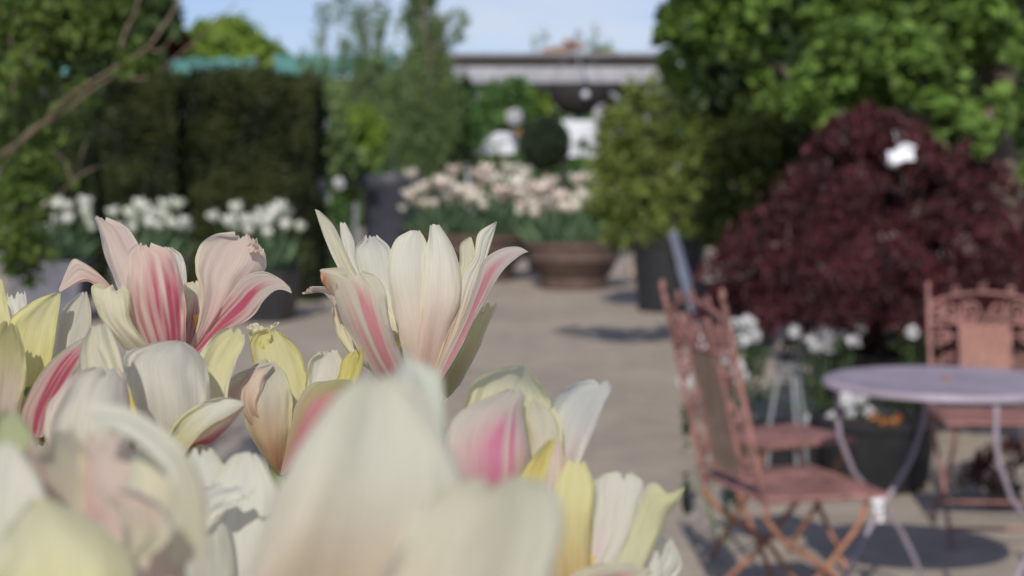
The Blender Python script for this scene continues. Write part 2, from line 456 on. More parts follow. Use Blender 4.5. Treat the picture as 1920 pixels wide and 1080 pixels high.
# ------------------------------------------------------------------ hedges
M_yew = leafmat('yew_needles', (.012, .018, .006), (.065, .080, .024), .15)
def hedge(x0, x1, ytop, D, depth, label, seedn, ragged=.07, m=M_yew, size=.075):
    a = GX(x0, D); b = GX(x1, D); top = W(0, ytop, D).z
    root = empty('clipped_hedge', (a + b) / 2 + Vector((0, depth / 2, 0))); tag(root, label, 'hedge')
    wx = (b.x - a.x) / 2; hz = top
    n = seedn; P = []
    # front, sides, top, back
    fr = nr.uniform(size=(n, 3)); fr[:, 0] = (fr[:, 0] * 2 - 1) * wx; fr[:, 2] *= hz; fr[:, 1] = -depth / 2 + np.abs(nr.normal(0, .07, n)) - .03
    P.append(fr)
    s = nr.uniform(size=(n // 2, 3)); s[:, 0] = np.where(s[:, 0] > .5, 1, -1) * (wx - np.abs(nr.normal(0, .05, len(s)))); s[:, 1] = (s[:, 1] - .5) * depth; s[:, 2] *= hz; P.append(s)
    t = nr.uniform(size=(n // 2, 3)); t[:, 0] = (t[:, 0] * 2 - 1) * wx; t[:, 1] = (t[:, 1] - .5) * depth; t[:, 2] = hz - .02 + nr.normal(0, ragged, len(t)); P.append(t)
    bk = fr.copy(); bk[:, 1] *= -1; P.append(bk[::2])
    P = np.concatenate(P)
    # uneven clipped surface
    for q in P:
        k = mnoise.noise(Vector((q[0] * 1.6, q[1] * 1.6, q[2] * 1.6)) + Vector((x0, 0, 0)))
        k2 = mnoise.noise(Vector((q[0] * 5, q[1] * 5, q[2] * 5 + x0)))
        q[1] += (k * .16 + k2 * .07) * (-1 if q[1] < 0 else 1); q[0] += k * .07 + k2 * .05; q[2] += (k * .08 + k2 * .05) * (q[2] / hz) ** 6
    tn = np.array([.5 + .9 * mnoise.noise(Vector((q[0] * 2.2, q[1] * 2.2 + x0, q[2] * 3.0))) for q in P]) + nr.uniform(-.3, .3, len(P))
    tn = np.clip(tn, 0, 1)
    core = MB().box((0, 0, (hz - .1) / 2 + .03), (wx * 2 - .26, depth - .26, hz - .14))
    leaf_cloud('crown', m, P, size, root, aspect=.4, core=core, tone=tn)
    st = MB()
    for k in range(4): st.tube([(-wx * .75 + k * wx * .5, 0, 0), (-wx * .75 + k * wx * .5 + .03, 0, .3)], .035, 7)
    st.build('trunk', M_bark, root)
hedge(348, 590, 152, 17.0, 1.1, 'tall square-clipped dark yew block, widest and blackest, before the bright treetops', 9000)
hedge(196, 332, 158, 16.6, 1.0, 'narrow dark clipped yew beside the leafy branches, a gap from the larger yew', 5500)
hedge(20, 180, 190, 17.6, 1.0, 'dark green clipped yew half hidden by the near branches', 5000, m=leafmat('yew_green', (.012, .02, .008), (.05, .075, .022), .12))

# ------------------------------------------------------------------ trees and shrubs behind
def pxr(px, D): return px / FPX * D
def tree(name, label, cat, px, D, blobs, m, size, trunk_r=.05, limbs=5, group=None, base_z=0., bark=M_bark, tops=None, mul=1., **kw):
    base = GX(px, D); base.z = base_z
    root = empty(name, base); tag(root, label, cat, group)
    bl = []
    for b in blobs:
        x, y, rx, ry, n = b[:5]; dd = b[5] if len(b) > 5 and not isinstance(b[5], dict) else 0
        o = b[-1] if isinstance(b[-1], dict) else {}
        c = W(x, y, D + dd) - base; rX = pxr(rx, D); rZ = pxr(ry, D)
        bl.append((tuple(c), (rX, max(rX * .8, .15), rZ), int(n * mul), o))
    crown('crown', m, bl, size, root, **kw)
    tb = MB(); zs = max(b[0][2] + b[1][2] * .6 for b in bl)
    cx = np.mean([b[0][0] for b in bl]); cy = np.mean([b[0][1] for b in bl])
    pts = limb(tb, (0, 0, 0), (cx * .6, cy * .6, zs), trunk_r, trunk_r * .25, .1)
    tb.build('trunk', bark, root)
    for k in range(limbs):
        b = bl[k % len(bl)]; lm = MB()
        s = pts[2 + k % 4]
        e = Vector(b[0]) + Vector((rnd.uniform(-.7, .7) * b[1][0], rnd.uniform(-.6, .6) * b[1][1], rnd.uniform(-.2, .8) * b[1][2]))
        limb(lm, s, e, trunk_r * .45, trunk_r * .1, .15); lm.build('branch', bark, root)
    return root

M_brite = leafmat('bright_leaf', (.10, .19, .03), (.30, .42, .07), .35)
M_mid = leafmat('mid_leaf', (.035, .085, .025), (.12, .22, .06), .3)
M_feather = leafmat('feathery_leaf', (.07, .13, .05), (.28, .38, .15), .4)
M_olive = leafmat('olive_leaf', (.03, .055, .012), (.30, .37, .09), .35)
M_big = leafmat('broad_leaf', (.015, .04, .008), (.26, .42, .09), .35)
M_maple = leafmat('maroon_leaf', (.013, .007, .008), (.125, .034, .040), .18, rough=.5)
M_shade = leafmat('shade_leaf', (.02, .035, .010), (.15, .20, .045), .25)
M_farhaze = leafmat('far_haze_leaf', (.05, .09, .04), (.17, .25, .10), .3)  # lighter green with the haze of distance put into the leaf colour
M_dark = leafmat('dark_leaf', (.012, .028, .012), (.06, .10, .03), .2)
M_near = leafmat('near_leaf', (.03, .055, .012), (.14, .21, .04), .3)
M_redlf = leafmat('red_leaf', (.06, .012, .012), (.22, .04, .035), .25)
M_straw = leafmat('straw_leaf', (.40, .20, .06), (.70, .45, .26), .3)
M_orange = leafmat('orange_leaf', (.35, .12, .03), (.5, .22, .07), .3)

# treetops behind hedge
tree('leafy_tree', 'bright yellow-green round treetop just above the widest dark yew', 'tree', 440, 30,
     [(425, 105, 70, 60, 3200), (390, 135, 60, 45, 1600), (480, 125, 55, 45, 1600)], M_brite, .24, .1)
tree('leafy_tree', 'yellow-green tree low beside the bright round treetop, over the hedge top', 'tree', 540, 31,
     [(350, 130, 45, 40, 1400), (520, 135, 40, 40, 1200), (330, 160, 40, 40, 1000)], M_mid, .24, .1)
tree('leafy_tree', 'dark red-leaved tree peeping over the hedge between bare branches', 'tree', 270, 28,
     [(300, 75, 50, 40, 1500), (270, 120, 45, 35, 900)], M_redlf, .22, .1)
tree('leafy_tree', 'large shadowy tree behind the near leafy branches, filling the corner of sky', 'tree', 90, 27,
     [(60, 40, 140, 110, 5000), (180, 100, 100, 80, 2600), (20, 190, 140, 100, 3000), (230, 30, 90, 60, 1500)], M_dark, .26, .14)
# feathery poplar-like stems
tree('feathery_tree', 'tall dense feathery green tree, the darkest column against the sky', 'tree', 790, 23,
     [(790, 60, 36, 75, 1300), (800, 150, 46, 80, 2300), (785, 240, 60, 80, 3400), (845, 60, 32, 40, 300), (760, 190, 40, 60, 1500), (830, 210, 36, 70, 1400), (790, -10, 26, 40, 700)],
     M_feather, .10, .05, mul=1.5, aspect=.28)
tree('feathery_tree', 'wispy thin tree between the dense feathery one and the hedge end, sky showing through', 'tree', 690, 24,
     [(690, 60, 34, 80, 420), (700, 170, 45, 60, 800), (660, 110, 30, 60, 260), (730, 90, 26, 70, 260), (690, 240, 50, 55, 1500)], M_feather, .10, .03, mul=1.5, aspect=.28)
tree('feathery_tree', 'sparse wispy sapling reaching into the sky beside the hedge end', 'tree', 615, 24.5,
     [(610, 70, 34, 80, 220), (620, 180, 40, 50, 700), (580, 130, 30, 40, 160), (640, 40, 24, 60, 120)], M_feather, .10, .03, mul=1.5, aspect=.28)
tree('feathery_tree', 'grey-green wispy shrub filling in beneath the sparse sapling', 'tree', 600, 20,
     [(600, 220, 42, 70, 1500), (620, 290, 46, 50, 1300), (570, 180, 26, 40, 500)], M_feather, .11, .03)
tree('shrub', 'bright lime-green bush beside the tall blue-grey pot', 'shrub', 650, 21.5,
     [(650, 262, 55, 52, 2300), (620, 290, 40, 36, 900), (690, 250, 34, 36, 900), (660, 330, 40, 40, 900)], M_brite, .11, .03)
tree('shrub', 'mid-green bush spreading between the feathery tree and the steel canopy', 'shrub', 850, 24,
     [(850, 200, 40, 60, 1200), (870, 250, 40, 50, 1200), (830, 270, 50, 40, 1200)], M_mid, .11, .03)
# distant greenery; the far trees have haze put into their colour
for i, (px, y, rx, ry, mm, lab) in enumerate((
        (950, 200, 60, 45, M_mid, 'mid-green bush under the canopy braces, behind the white tables'),
        (990, 190, 36, 26, M_brite, 'small vivid green bush under the canopy beside the dark hanging bowl'),
        (1190, 220, 50, 80, M_mid, 'loose green tree past the end of the white tables'),
        (880, 60, 1, 1, None, ''))):
    if mm: tree('shrub', lab, 'shrub', px, 30 + i, [(px, y, rx, ry, 1500)], mm, .16, .04, limbs=2)
for px, y0, lab in ((1012, 85, 'thin wisp of a sapling above the canopy roof, nearer the feathery tree'), (1125, 85, 'thin wisp of a sapling above the canopy roof, past the straw-coloured plants')):
    tree('sapling', lab, 'tree', px, 52, [(px, y0, 20, 55, 130)], M_feather, .16, .03, limbs=3, aspect=.3)
tree('leafy_tree', 'far line of trees, haze put into their green, closing the yard behind the canopy', 'tree', 1000, 60,
     [(900, 215, 160, 60, 4000), (1080, 225, 160, 60, 4000), (1250, 200, 140, 80, 3000), (700, 210, 160, 70, 4000), (500, 220, 160, 60, 3000)], M_farhaze, .34, .2)

hedge(-700, 2700, 262, 42, 2.0, 'long low green bank of shrubs closing the far end of the yard', 14000, ragged=.35, m=M_mid, size=.36)
# tall blue-grey pot
round_pot('tall_pot', GX(735, 21.2), .40, .34, 1.36, M_bluepot, 'tall blue-grey ribbed nursery pot beneath the dense feathery tree', bands=False, handles=True)
round_pot('nursery_pot', GX(628, 21.4), .25, .2, .45, M_blackpot, 'black pot under the lime-green bush')

# topiary ball on stem
c = GX(1022, 22.5); root = empty('topiary_ball', c); tag(root, 'round dark clipped topiary ball rising behind the pale tulips', 'topiary')
cc = W(1022, 268, 22.5) - c; n = 5200
d = nr.normal(size=(n, 3)); d /= np.linalg.norm(d, axis=1)[:, None]; rr = (.37 * (1 - np.abs(nr.normal(0, .09, n))))[:, None]
core = MB().ball(tuple(cc), .31, 16, 10)
leaf_cloud('crown', leafmat('box_leaf', (.012, .022, .012), (.045, .065, .03), .15), np.array(cc) + d * rr * np.array([.98, .98, 1.02]), .05, root, core=core)
tb = MB(); tb.tube([(0, 0, 0), (.01, 0, cc.z - .2)], [.03, .022], 8); tb.build('trunk', M_bark, root)
round_pot('nursery_pot', c + Vector((0, .0, 0)), .28, .22, .32, M_blackpot, 'black pot holding the clipped topiary ball')

# white blossoms by the hedge end
M_petalw = leafmat('white_blossom', (.60, .60, .60), (.82, .82, .84), .3)
def blossom_plant(px, D, spots, label, stemm=M_mid, leafn=500, size=.05, fcol=M_petalw, hw=.2, name='flowering_plant', group=None):
    base = GX(px, D); root = empty(name, base); tag(root, label, 'flowering plant', group)
    allp = []
    for (x, y, r) in spots:
        c = W(x, y, D) - base; rr = pxr(r, D)
        d = nr.normal(size=(110, 3)); d /= np.linalg.norm(d, axis=1)[:, None]
        leaf_cloud('blossom', fcol, np.array(c) + d * rr * nr.uniform(.55, 1, (110, 1)), size, root, aspect=.9)
        st = MB(); limb(st, (0, 0, .0), c, .005, .003, .1, 5, 5); st.build('stem', M_tstem, root); allp.append(c)
    c0 = sum(allp, Vector((0, 0, 0))) / len(allp)
    crown('foliage', stemm, [((c0.x, c0.y, c0.z * .62), (hw, hw, c0.z * .42), leafn)], size * 1.1, root)
    return root
blossom_plant(590, 18.6, [(592, 205, 12), (580, 240, 20), (598, 236, 18), (566, 254, 13), (594, 180, 8)], 'white-blossomed plant tall against the hedge end', hw=.22, leafn=900)
blossom_plant(600, 17.6, [(598, 345, 14), (636, 345, 10), (612, 372, 9)], 'low plant with bluish white blossoms between hedge and tall pot', hw=.22, leafn=900)

# ------------------------------------------------------------------ turquoise shade cloth on posts
M_net = solid('turquoise_net', (.08, .21, .195), (.05, .16, .15), .8, 2)
def shade_net(x0, x1, y0, y1, D, label):
    a = W(x0, y0, D); b = W(x1, y1, D); root = empty('shade_net', (a.x, D, 0)); tag(root, label, 'shade net', 'turquoise shade nets')
    wd = b.x - a.x; n = 24; vs = []; fs = []
    for i in range(n + 1):
        t = i / n; sag = -.05 * abs(math.sin(t * math.pi * 3))
        for z, yy in ((a.z + sag, 0), (b.z + sag * .6, -.2), (b.z + sag * .6 + .004, -.22)):
            vs.append((wd * t, yy, z))
    for i in range(n):
        for k in range(2): q = i * 3 + k; fs.append((q, q + 3, q + 4, q + 1))
    MB().add(vs, fs).build('netting', M_net, root)
    for k in range(4):
        MB().tube([(wd * k / 3, .05, 0), (wd * k / 3, .05, a.z)], .04, 8).build('post', M_steel, root)
shade_net(520, 740, 102, 142, 26, 'long turquoise net behind the wispy trees')
shade_net(318, 480, 108, 140, 27.5, 'turquoise net behind the bright round treetop')
shade_net(60, 140, 104, 142, 22, 'turquoise net glimpsed through the near leafy branches')

# ------------------------------------------------------------------ steel canopy
Dc = 31.0
a = W(800, 150, Dc); b = W(1290, 150, Dc)
root = empty('steel_canopy', ((a.x + b.x) / 2, Dc, 0)); tag(root, 'long flat grey steel canopy with crossed braces against the sky', 'canopy')
wd = (b.x - a.x) / 2; zt = W(0, 128, Dc).z; zb = W(0, 157, Dc).z
M_roof = solid('grey_sheet_roof', (.34, .34, .37), (.26, .26, .29), .6, 3)
mb = MB(); n = 70
for i in range(n):
    mb.box((-wd + (i + .5) * 2 * wd / n, 1.6, zt + .16 + .11 * 1), (2 * wd / n * .55, 3.6, .03))
mb.box((0, 1.6, zt + .235), (2 * wd, 3.7, .03)); mb.build('roof', M_roof, root)
MB().box((0, -.05, (zt + zb) / 2), (2 * wd, .1, zt - zb), bev=.01).build('beam', M_roof, root)
MB().box((0, 3.3, (zt + zb) / 2), (2 * wd, .1, zt - zb)).build('beam', M_roof, root)
for X in (-wd + .2, (877 - 960) / FPX * Dc - root.location.x, (1212 - 960) / FPX * Dc - root.location.x, wd - .2):
    for Y in (-.05, 3.3):
        MB().box((X, Y + .12, zb / 2), (.07, .07, zb)).build('post', M_roof, root)
for (x0, y0, x1, y1) in ((885, 160, 932, 245), (1000, 160, 932, 245), (1128, 150, 1190, 225), (1128, 150, 1060, 235)):
    p0 = W(x0, y0, Dc) - root.location; p1 = W(x1, y1, Dc) - root.location
    MB().tube([p0, p1], .055, 8).build('brace', M_steel, root)
# plants on canopy
for (x, y, rx, ry, mm, lab) in ((1062, 112, 34, 16, M_straw, 'clump of straw-pink dry grass on the canopy roof'), (1034, 120, 18, 10, M_orange, 'small orange plant on the canopy roof beside the straw-coloured clump'),
                                (1130, 122, 22, 12, M_olive, 'small olive plant on the canopy roof')):
    cpt = W(x, y, Dc + 1.0); r_ = empty('rooftop_plant', (cpt.x, cpt.y, zt + .25)); tag(r_, lab, 'plant')
    crown('foliage', mm, [((0, 0, pxr(ry, Dc)), (pxr(rx, Dc), .25, pxr(ry, Dc)), 500)], .1, r_)
    MB().lathe([(0, 0), (.13, 0), (.17, .14), (.15, .14), (0, .1)], seg=20).build('pot_body', M_blackpot, r_)
# hanging bowl
cb = W(1085, 158, 29.5); root = empty('hanging_bowl', cb); tag(root, 'big dark hemispherical hanging bowl under the canopy edge', 'hanging basket')
prof = [(0, -.60)] + [(.58 * math.sin(t * math.pi / 2 / 10), -.60 * math.cos(t * math.pi / 2 / 10)) for t in range(1, 11)] + [(.55, 0), (.5, -.1), (0, -.12)]
MB().lathe(prof, seg=40).build('bowl', solid('dark_coir', (.035, .032, .03), (.02, .018, .018), .9, 14, bump=.6), root)
for k in range(3):
    aa = k * 2.094 + .5; MB().tube([(.56 * math.cos(aa), .56 * math.sin(aa), 0), (0, 0, 1.0)], .012, 6).build('chain', M_steel, root)
MB().tube([(0, 0, .98), (.0, .8, 1.05), (0, 1.6, .9)], .02, 6).build('hook', M_steel, root)
o = MB().ball((.1, -.56, -.22), .07, 10, 8).build('tag', M_cloth, root)

# white draped tables under canopy
def draped_table(x0, x1, ytop, D, dep, label, drop=.36):
    a = W(x0, ytop, D); b = W(x1, ytop, D); root = empty('draped_table', ((a.x + b.x) / 2, D, 0)); tag(root, label, 'table', 'white draped display tables')
    w2 = (b.x - a.x) / 2; zt = a.z; vs = []; fs = []
    per = []
    n = 40
    for i in range(n): per.append((-w2 + 2 * w2 * i / n, -dep / 2))
    for i in range(12): per.append((w2, -dep / 2 + dep * i / 12))
    for i in range(n): per.append((w2 - 2 * w2 * i / n, dep / 2))
    for i in range(12): per.append((-w2, dep / 2 - dep * i / 12))
    m = len(per)
    for zi, (z, k) in enumerate(((zt, 0), (zt - .03, 1), (zt - drop * .6, 2), (zt - drop, 3))):
        for i, (x, y) in enumerate(per):
            nx = x / w2; ny = y / (dep / 2); f = 1 + k * .012 + (.03 * k / 3 * math.sin(i * 1.35))
            vs.append((x * f, y * f, z))
    for zi in range(3):
        for i in range(m): q = zi * m + i; q2 = zi * m + (i + 1) % m; fs.append((q, q + m, q2 + m, q2))
    fs.append(tuple(range(m)))
    MB().add(vs, fs).build('cloth', M_cloth, root)
    for sx in (-1, 1):
        for sy in (-1, 1): MB().box((sx * (w2 - .08), sy * (dep / 2 - .08), zt / 2 - .02), (.05, .05, zt - .04)).build('leg', M_blackpot, root)
draped_table(845, 975, 250, 27.5, .9, 'white draped display table behind the pale tulips, nearer the feathery tree')
draped_table(1048, 1160, 228, 27, .9, 'taller white draped display table below the dark hanging bowl', .6)
for (x, y, D, r, lab) in ((964, 220, 26.5, .12, 'round white flower head beside the canopy braces, over the topiary'), (866, 258, 26, .14, 'round bluish white flower head at the near end of the draped tables'), (1130, 212, 26.2, .13, 'round white flower head just below the dark hanging bowl')):
    cpt = W(x, y, D); r_ = empty('hydrangea', (cpt.x, cpt.y, 0)); tag(r_, lab, 'flower', 'round white flower heads')
    d = nr.normal(size=(220, 3)); d /= np.linalg.norm(d, axis=1)[:, None]
    leaf_cloud('blossom', M_petalw, np.array([0, 0, cpt.z]) + d * r, .06, r_, aspect=.9, core=None)
    MB().tube([(0, 0, 0), (.03, 0, cpt.z * .5), (0, 0, cpt.z - .05)], .012, 6).build('stem', M_tstem, r_)
    lf = MB(); [blade(lf, (0, 0, cpt.z * .4), k * 1.3, .5, .06, .8) for k in range(5)]; set_tone(lf.build('leaf', M_tleaf, r_), .4)

def stall_plant(x, y, D, r, fm, label, hgt=.3):
    top = W(x, y, D); r_ = empty('pot_plant', (top.x, top.y, 0)); tag(r_, label, 'pot plant')
    MB().lathe([(0, 0), (.10, 0), (.15, .26), (.16, .28), (.14, .28), (0, .22)], seg=20).build('pot_body', M_blackpot, r_)
    MB().tube([(0, 0, .2), (.01, 0, top.z * .6), (0, 0, top.z - .04)], .012, 6).build('stem', M_tstem, r_)
    crown('foliage', M_mid, [((0, 0, top.z * .62), (r * 1.2, r, top.z * .3), 420)], .07, r_)
    crown('blossom', fm, [((0, 0, top.z - r * .4), (r, r * .8, r * .5), 260)], .06, r_)
stall_plant(905, 240, 26.4, .16, M_mid, 'leafy green pot plant standing before the nearer draped table')
stall_plant(932, 262, 26.2, .12, M_petalw, 'small white-flowered pot plant before the nearer draped table, next to the leafy green one')
stall_plant(820, 225, 25.0, .10, M_orange, 'orange-flowered pot plant beside the dense feathery tree')
stall_plant(975, 245, 25.8, .09, M_straw, 'pale peach-flowered pot plant touching the clipped topiary ball')
stall_plant(1138, 200, 26.0, .12, M_redlf, 'red-flowered pot plant beside the dark hanging bowl')
stall_plant(1100, 262, 25.8, .17, M_mid, 'bushy green pot plant before the taller draped table')
stall_plant(1148, 268, 25.6, .13, M_petalw, 'small white-flowered pot plant before the taller draped table')
# ------------------------------------------------------------------ right: olive shrub in black pot
round_pot('nursery_pot', GX(1255, 15.8), .37, .31, .74, M_blackpot, 'large black pot standing under the yellow-green shrub, edge of the open paving', handles=True)
tree('shrub', 'yellow-green loose shrub in the large black pot beside the tulip bowl', 'shrub', 1260, 15.8,
     [(1220, 235, 80, 60, 900, dict(shell=.1, hole=-.05, hs=3)), (1250, 300, 115, 105, 2600, dict(shell=.2, spread=.09, hole=-.05, hs=3)), (1190, 350, 70, 75, 1700, dict(shell=.1)), (1310, 240, 80, 90, 2200, dict(shell=.1)), (1180, 250, 50, 60, 900, dict(shell=.1)), (1330, 370, 80, 75, 2000, dict(shell=.1)), (1250, 415, 100, 45, 1700), (1145, 290, 40, 60, 420, dict(shell=.1)), (1150, 390, 50, 50, 520, dict(shell=.1)),
      (1260, 170, 60, 60, 600, dict(shell=.1, hole=-.1)), (1380, 300, 70, 110, 1100, dict(shell=.1, hole=-.1)), (1340, 190, 50, 60, 500, dict(shell=.1, hole=-.1)), (1135, 340, 38, 90, 420, dict(shell=.1)), (1175, 440, 45, 30, 300), (1200, 190, 40, 50, 260, dict(shell=.1)), (1360, 420, 60, 30, 500)],
     M_olive, .075, .04, limbs=7, base_z=.6)
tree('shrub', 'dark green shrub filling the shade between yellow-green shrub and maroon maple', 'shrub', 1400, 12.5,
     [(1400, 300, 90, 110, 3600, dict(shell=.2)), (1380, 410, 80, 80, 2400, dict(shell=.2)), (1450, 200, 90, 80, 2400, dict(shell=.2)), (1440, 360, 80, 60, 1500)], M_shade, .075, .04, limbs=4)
round_pot('nursery_pot', GX(1385, 12.3), .33, .28, .5, M_blackpot, 'black pot in deep shade beneath the dark green shrub')
# stones / pale buckets between
mb = MB(); mb.lathe([(0, 0), (.15, 0), (.19, .34), (.2, .36), (.17, .36), (.14, .1), (0, .08)], seg=28)
o = mb.build('bucket', solid('beige_clay', (.42, .33, .25), (.3, .24, .18), .8, 6)); o.location = GX(1226, 21.5) + Vector((0, 0, .14)); tag(o, 'pale beige clay pot behind the black pot of the yellow-green shrub', 'plant pot')
# a low stone under bucket
st = MB().box((0, 0, .07), (.7, .5, .14), bev=.02).build('stone_slab', solid('pale_stone', (.36, .3, .25), (.28, .23, .19), .85, 4)); st.location = GX(1226, 21.5); tag(st, 'pale stone slab under the beige clay pot', 'slab')

# ------------------------------------------------------------------ big tree, right
T0 = GX(1900, 9.6)
root = empty('broadleaf_tree', T0); tag(root, 'big broad-leaved tree overhanging the maroon maple, lit light green', 'tree')
def lp(x, y, D): return tuple(W(x, y, D) - T0)
bl = []
for (x, y, rx, ry, n, D) in (
        (1330, 50, 100, 75, 700, 9.6), (1300, 130, 70, 60, 420, 10.0), (1450, 60, 100, 90, 900, 9.2), (1560, 120, 110, 90, 1300, 8.9), (1480, 150, 80, 70, 520, 9.2),
        (1640, 60, 120, 90, 1000, 9.3), (1700, 130, 110, 80, 1000, 9.0), (1780, 50, 120, 100, 1000, 9.3), (1860, 150, 80, 120, 700, 9.2), (1740, 215, 90, 50, 380, 8.9),
        (1850, 270, 60, 50, 420, 8.2), (1880, 330, 50, 50, 320, 8.2), (1830, 200, 50, 50, 300, 8.2), (1600, 10, 200, 60, 1000, 9.6), (1400, -60, 190, 60, 1000, 9.6), (1700, -90, 260, 80, 1400, 9.6), (1560, 200, 60, 36, 300, 8.9)):
    c = lp(x, y, D); bl.append((c, (pxr(rx, D), pxr(rx, D) * .8, pxr(ry, D)), n, dict(clump=22, spread=.11, shell=.2, hole=.0, hs=2.4)))
# limb that reaches out over the paving, above the frame
for (X, Y, Z, r, n) in ((.36, 9.0, 3.0, .34, 320), (.95, 9.1, 3.05, .42, 520), (-.02, 9.2, 3.1, .26, 120), (1.5, 9.5, 3.2, .5, 700)):
    bl.append(((X - T0.x, Y - T0.y, Z), (r, r * 1.3, r * .6), n, dict(clump=20)))
crown('crown', M_big, [(a_, b_, int(c_ * 2.0), d_) for a_, b_, c_, d_ in bl], .095, root, aspect=.75, upbias=.6)
tb = MB(); tp = limb(tb, (0, 0, 0), (-.15, 0, 2.6), .15, .10, .12, 8, 10); tb.build('trunk', M_bark, root)
for i, e in enumerate((lp(1350, 60, 9.6), lp(1560, 90, 9.2), lp(1700, 60, 9.3), lp(1860, 60, 9.3), (.2 - T0.x, -.5, 3.12), lp(1450, -60, 9.6), lp(1850, 260, 9.0))):
    lm = MB(); limb(lm, tp[-1] if i == 4 else tp[4 + i % 4], e, .06, .015, .14, 9); lm.build('branch', M_bark, root)

tree('leafy_tree', 'dark tree added behind the big broad-leaved one to stand for the shade in its gaps', 'tree', 1700, 12.5,  # added dark backdrop, stands for the shade inside the big crown
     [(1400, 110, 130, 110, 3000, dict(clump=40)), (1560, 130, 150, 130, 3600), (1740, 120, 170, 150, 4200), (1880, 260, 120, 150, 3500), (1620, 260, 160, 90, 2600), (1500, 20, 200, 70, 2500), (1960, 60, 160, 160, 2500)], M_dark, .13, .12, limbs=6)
# ------------------------------------------------------------------ maroon maple
def maple(pxc, D, layers, label, size, potr=None, nper=1, pot_label=''):
    base = GX(pxc, D); root = empty('japanese_maple', base); tag(root, label, 'tree')
    P = []; T = []
    for (x, y, rx, ry, n, dd) in layers:
        c = np.array(W(x, y, D + dd) - base); R = pxr(rx, D); H = pxr(ry, D)
        q_ = 34; k = max(3, int(n * 1.1) // q_)
        ang = nr.uniform(0, 2 * math.pi, k); rr = np.sqrt(nr.uniform(0, 1, k)) * nr.uniform(.8, 1.2, k)
        cx = np.cos(ang) * rr * R; cy = np.sin(ang) * rr * R * .75; cz = H * (1 - rr ** 2) - H * .4 + nr.normal(0, H * .22, k)
        cen = np.repeat(np.stack([cx, cy, cz], 1) + c, q_, axis=0)
        # sprays: each cluster is a drooping fan pointing outwards
        hk = np.array([mnoise.noise(Vector(tuple(q * 3.0))) > -.02 for q in cen])
        out = np.repeat(np.stack([np.cos(ang), np.sin(ang)], 1), q_, axis=0)
        tt = nr.uniform(0, 1, (k * q_, 1)) ; ln = .20
        sd_ = nr.normal(0, .045, (k * q_, 1)) * (.3 + tt)
        off = np.concatenate([out * (tt - .4) * ln + np.stack([-out[:, 1], out[:, 0]], 1) * sd_, -(tt ** 1.7) * ln * .75 + nr.normal(0, .012, (k * q_, 1))], 1)
        pp = (cen + off)
        tn_ = np.clip(np.repeat(nr.uniform(0, 1, k) ** 1.4, q_) * .7 + nr.uniform(0, .3, k * q_), 0, 1)
        P.append(pp[hk]); T.append(tn_[hk])
    leaf_cloud('crown', M_maple, np.concatenate(P), size, root, aspect=.26, tone=np.concatenate(T), droop=1.1)
    tb = MB(); top = np.mean(np.concatenate(P), axis=0)
    tp = limb(tb, (0, 0, 0), (top[0] * .5, top[1] * .5, top[2]), .05, .03, .2, 7, 8); tb.build('trunk', M_bark, root)
    for i, (x, y, rx, ry, n, dd) in enumerate(layers):
        e = Vector(W(x, y, D + dd) - base); lm = MB()
        e += Vector((rnd.uniform(-.4, .4) * pxr(rx, D), 0, -.05)); limb(lm, tp[3 + i % 4], e, .025, .008, .2, 7, 6); lm.build('branch', M_bark, root)
    return root
maple(1640, 8.3, [(1510, 320, 75, 60, 1300, 0), (1810, 320, 85, 60, 1500, .1), (1440, 440, 80, 60, 1200, -.1), (1630, 240, 105, 42, 2600, 0), (1590, 300, 135, 55, 3600, 0), (1700, 310, 130, 60, 3600, .1), (1780, 370, 110, 60, 2600, .1), (1560, 380, 150, 60, 4000, -.2), (1680, 400, 150, 60, 3800, -.4),
                  (1790, 450, 120, 60, 2600, -.1), (1500, 450, 140, 60, 3600, -.3), (1620, 480, 150, 60, 3400, -.5), (1450, 520, 110, 55, 2800, -.3), (1560, 550, 150, 60, 3000, -.5),
                  (1720, 540, 160, 60, 3000, -.4), (1400, 560, 70, 45, 1100, -.2), (1850, 540, 110, 60, 2000, 0), (1660, 600, 150, 50, 2200, -.4), (1480, 590, 110, 40, 900, 0), (1780, 640, 120, 40, 900, 0)],
      'large dome of maroon maple foliage behind the table, wearing a white tag', .07)
maple(1935, 7.6, [(1880, 510, 90, 40, 1500, 0), (1930, 560, 110, 60, 1800, 0), (1840, 560, 60, 40, 700, 0), (1950, 450, 110, 60, 1500, .2), (1900, 610, 100, 60, 900, .1)], 'lower maroon maple spilling in behind the chair with the salmon panel', .068)
maple(1890, 6.3, [(1880, 860, 60, 40, 500, 0), (1830, 880, 60, 40, 260, .1), (1930, 820, 60, 50, 500, .2), (1910, 920, 50, 30, 200, -.1)], 'small low maroon maple behind the table legs', .06)
round_pot('nursery_pot', GX(1640, 8.3), .34, .28, .42, M_blackpot, 'black pot hidden under the maroon dome')
# tag on maple
c = W(1688, 292, 7.55); o = MB()
vs = []; fs = []
for i in range(7):
    for j in range(5):
        u = i / 6 - .5; v = j / 4 - .5
        rr_e = math.sqrt(max(0, 1 - (1.7 * u) ** 2 * .55)); vs.append((u * .13, .02 * math.cos(u * 5) + .018 * math.sin(v * 5 + u * 4), v * .085 * rr_e + u * .045 + .012 * math.sin(u * 9)))
for i in range(6):
    for j in range(4): q = i * 5 + j; fs.append((q, q + 5, q + 6, q + 1))
o.add(vs, fs); o.tube([(0, .02, .03), (.0, .12, .12), (.01, .2, .1)], .002, 5)
o = o.build('plant_tag', M_white); o.location = c; tag(o, 'bright white paper tag tied in the maroon maple', 'tag')
sd = o.modifiers.new('thick', 'SOLIDIFY'); sd.thickness = .001

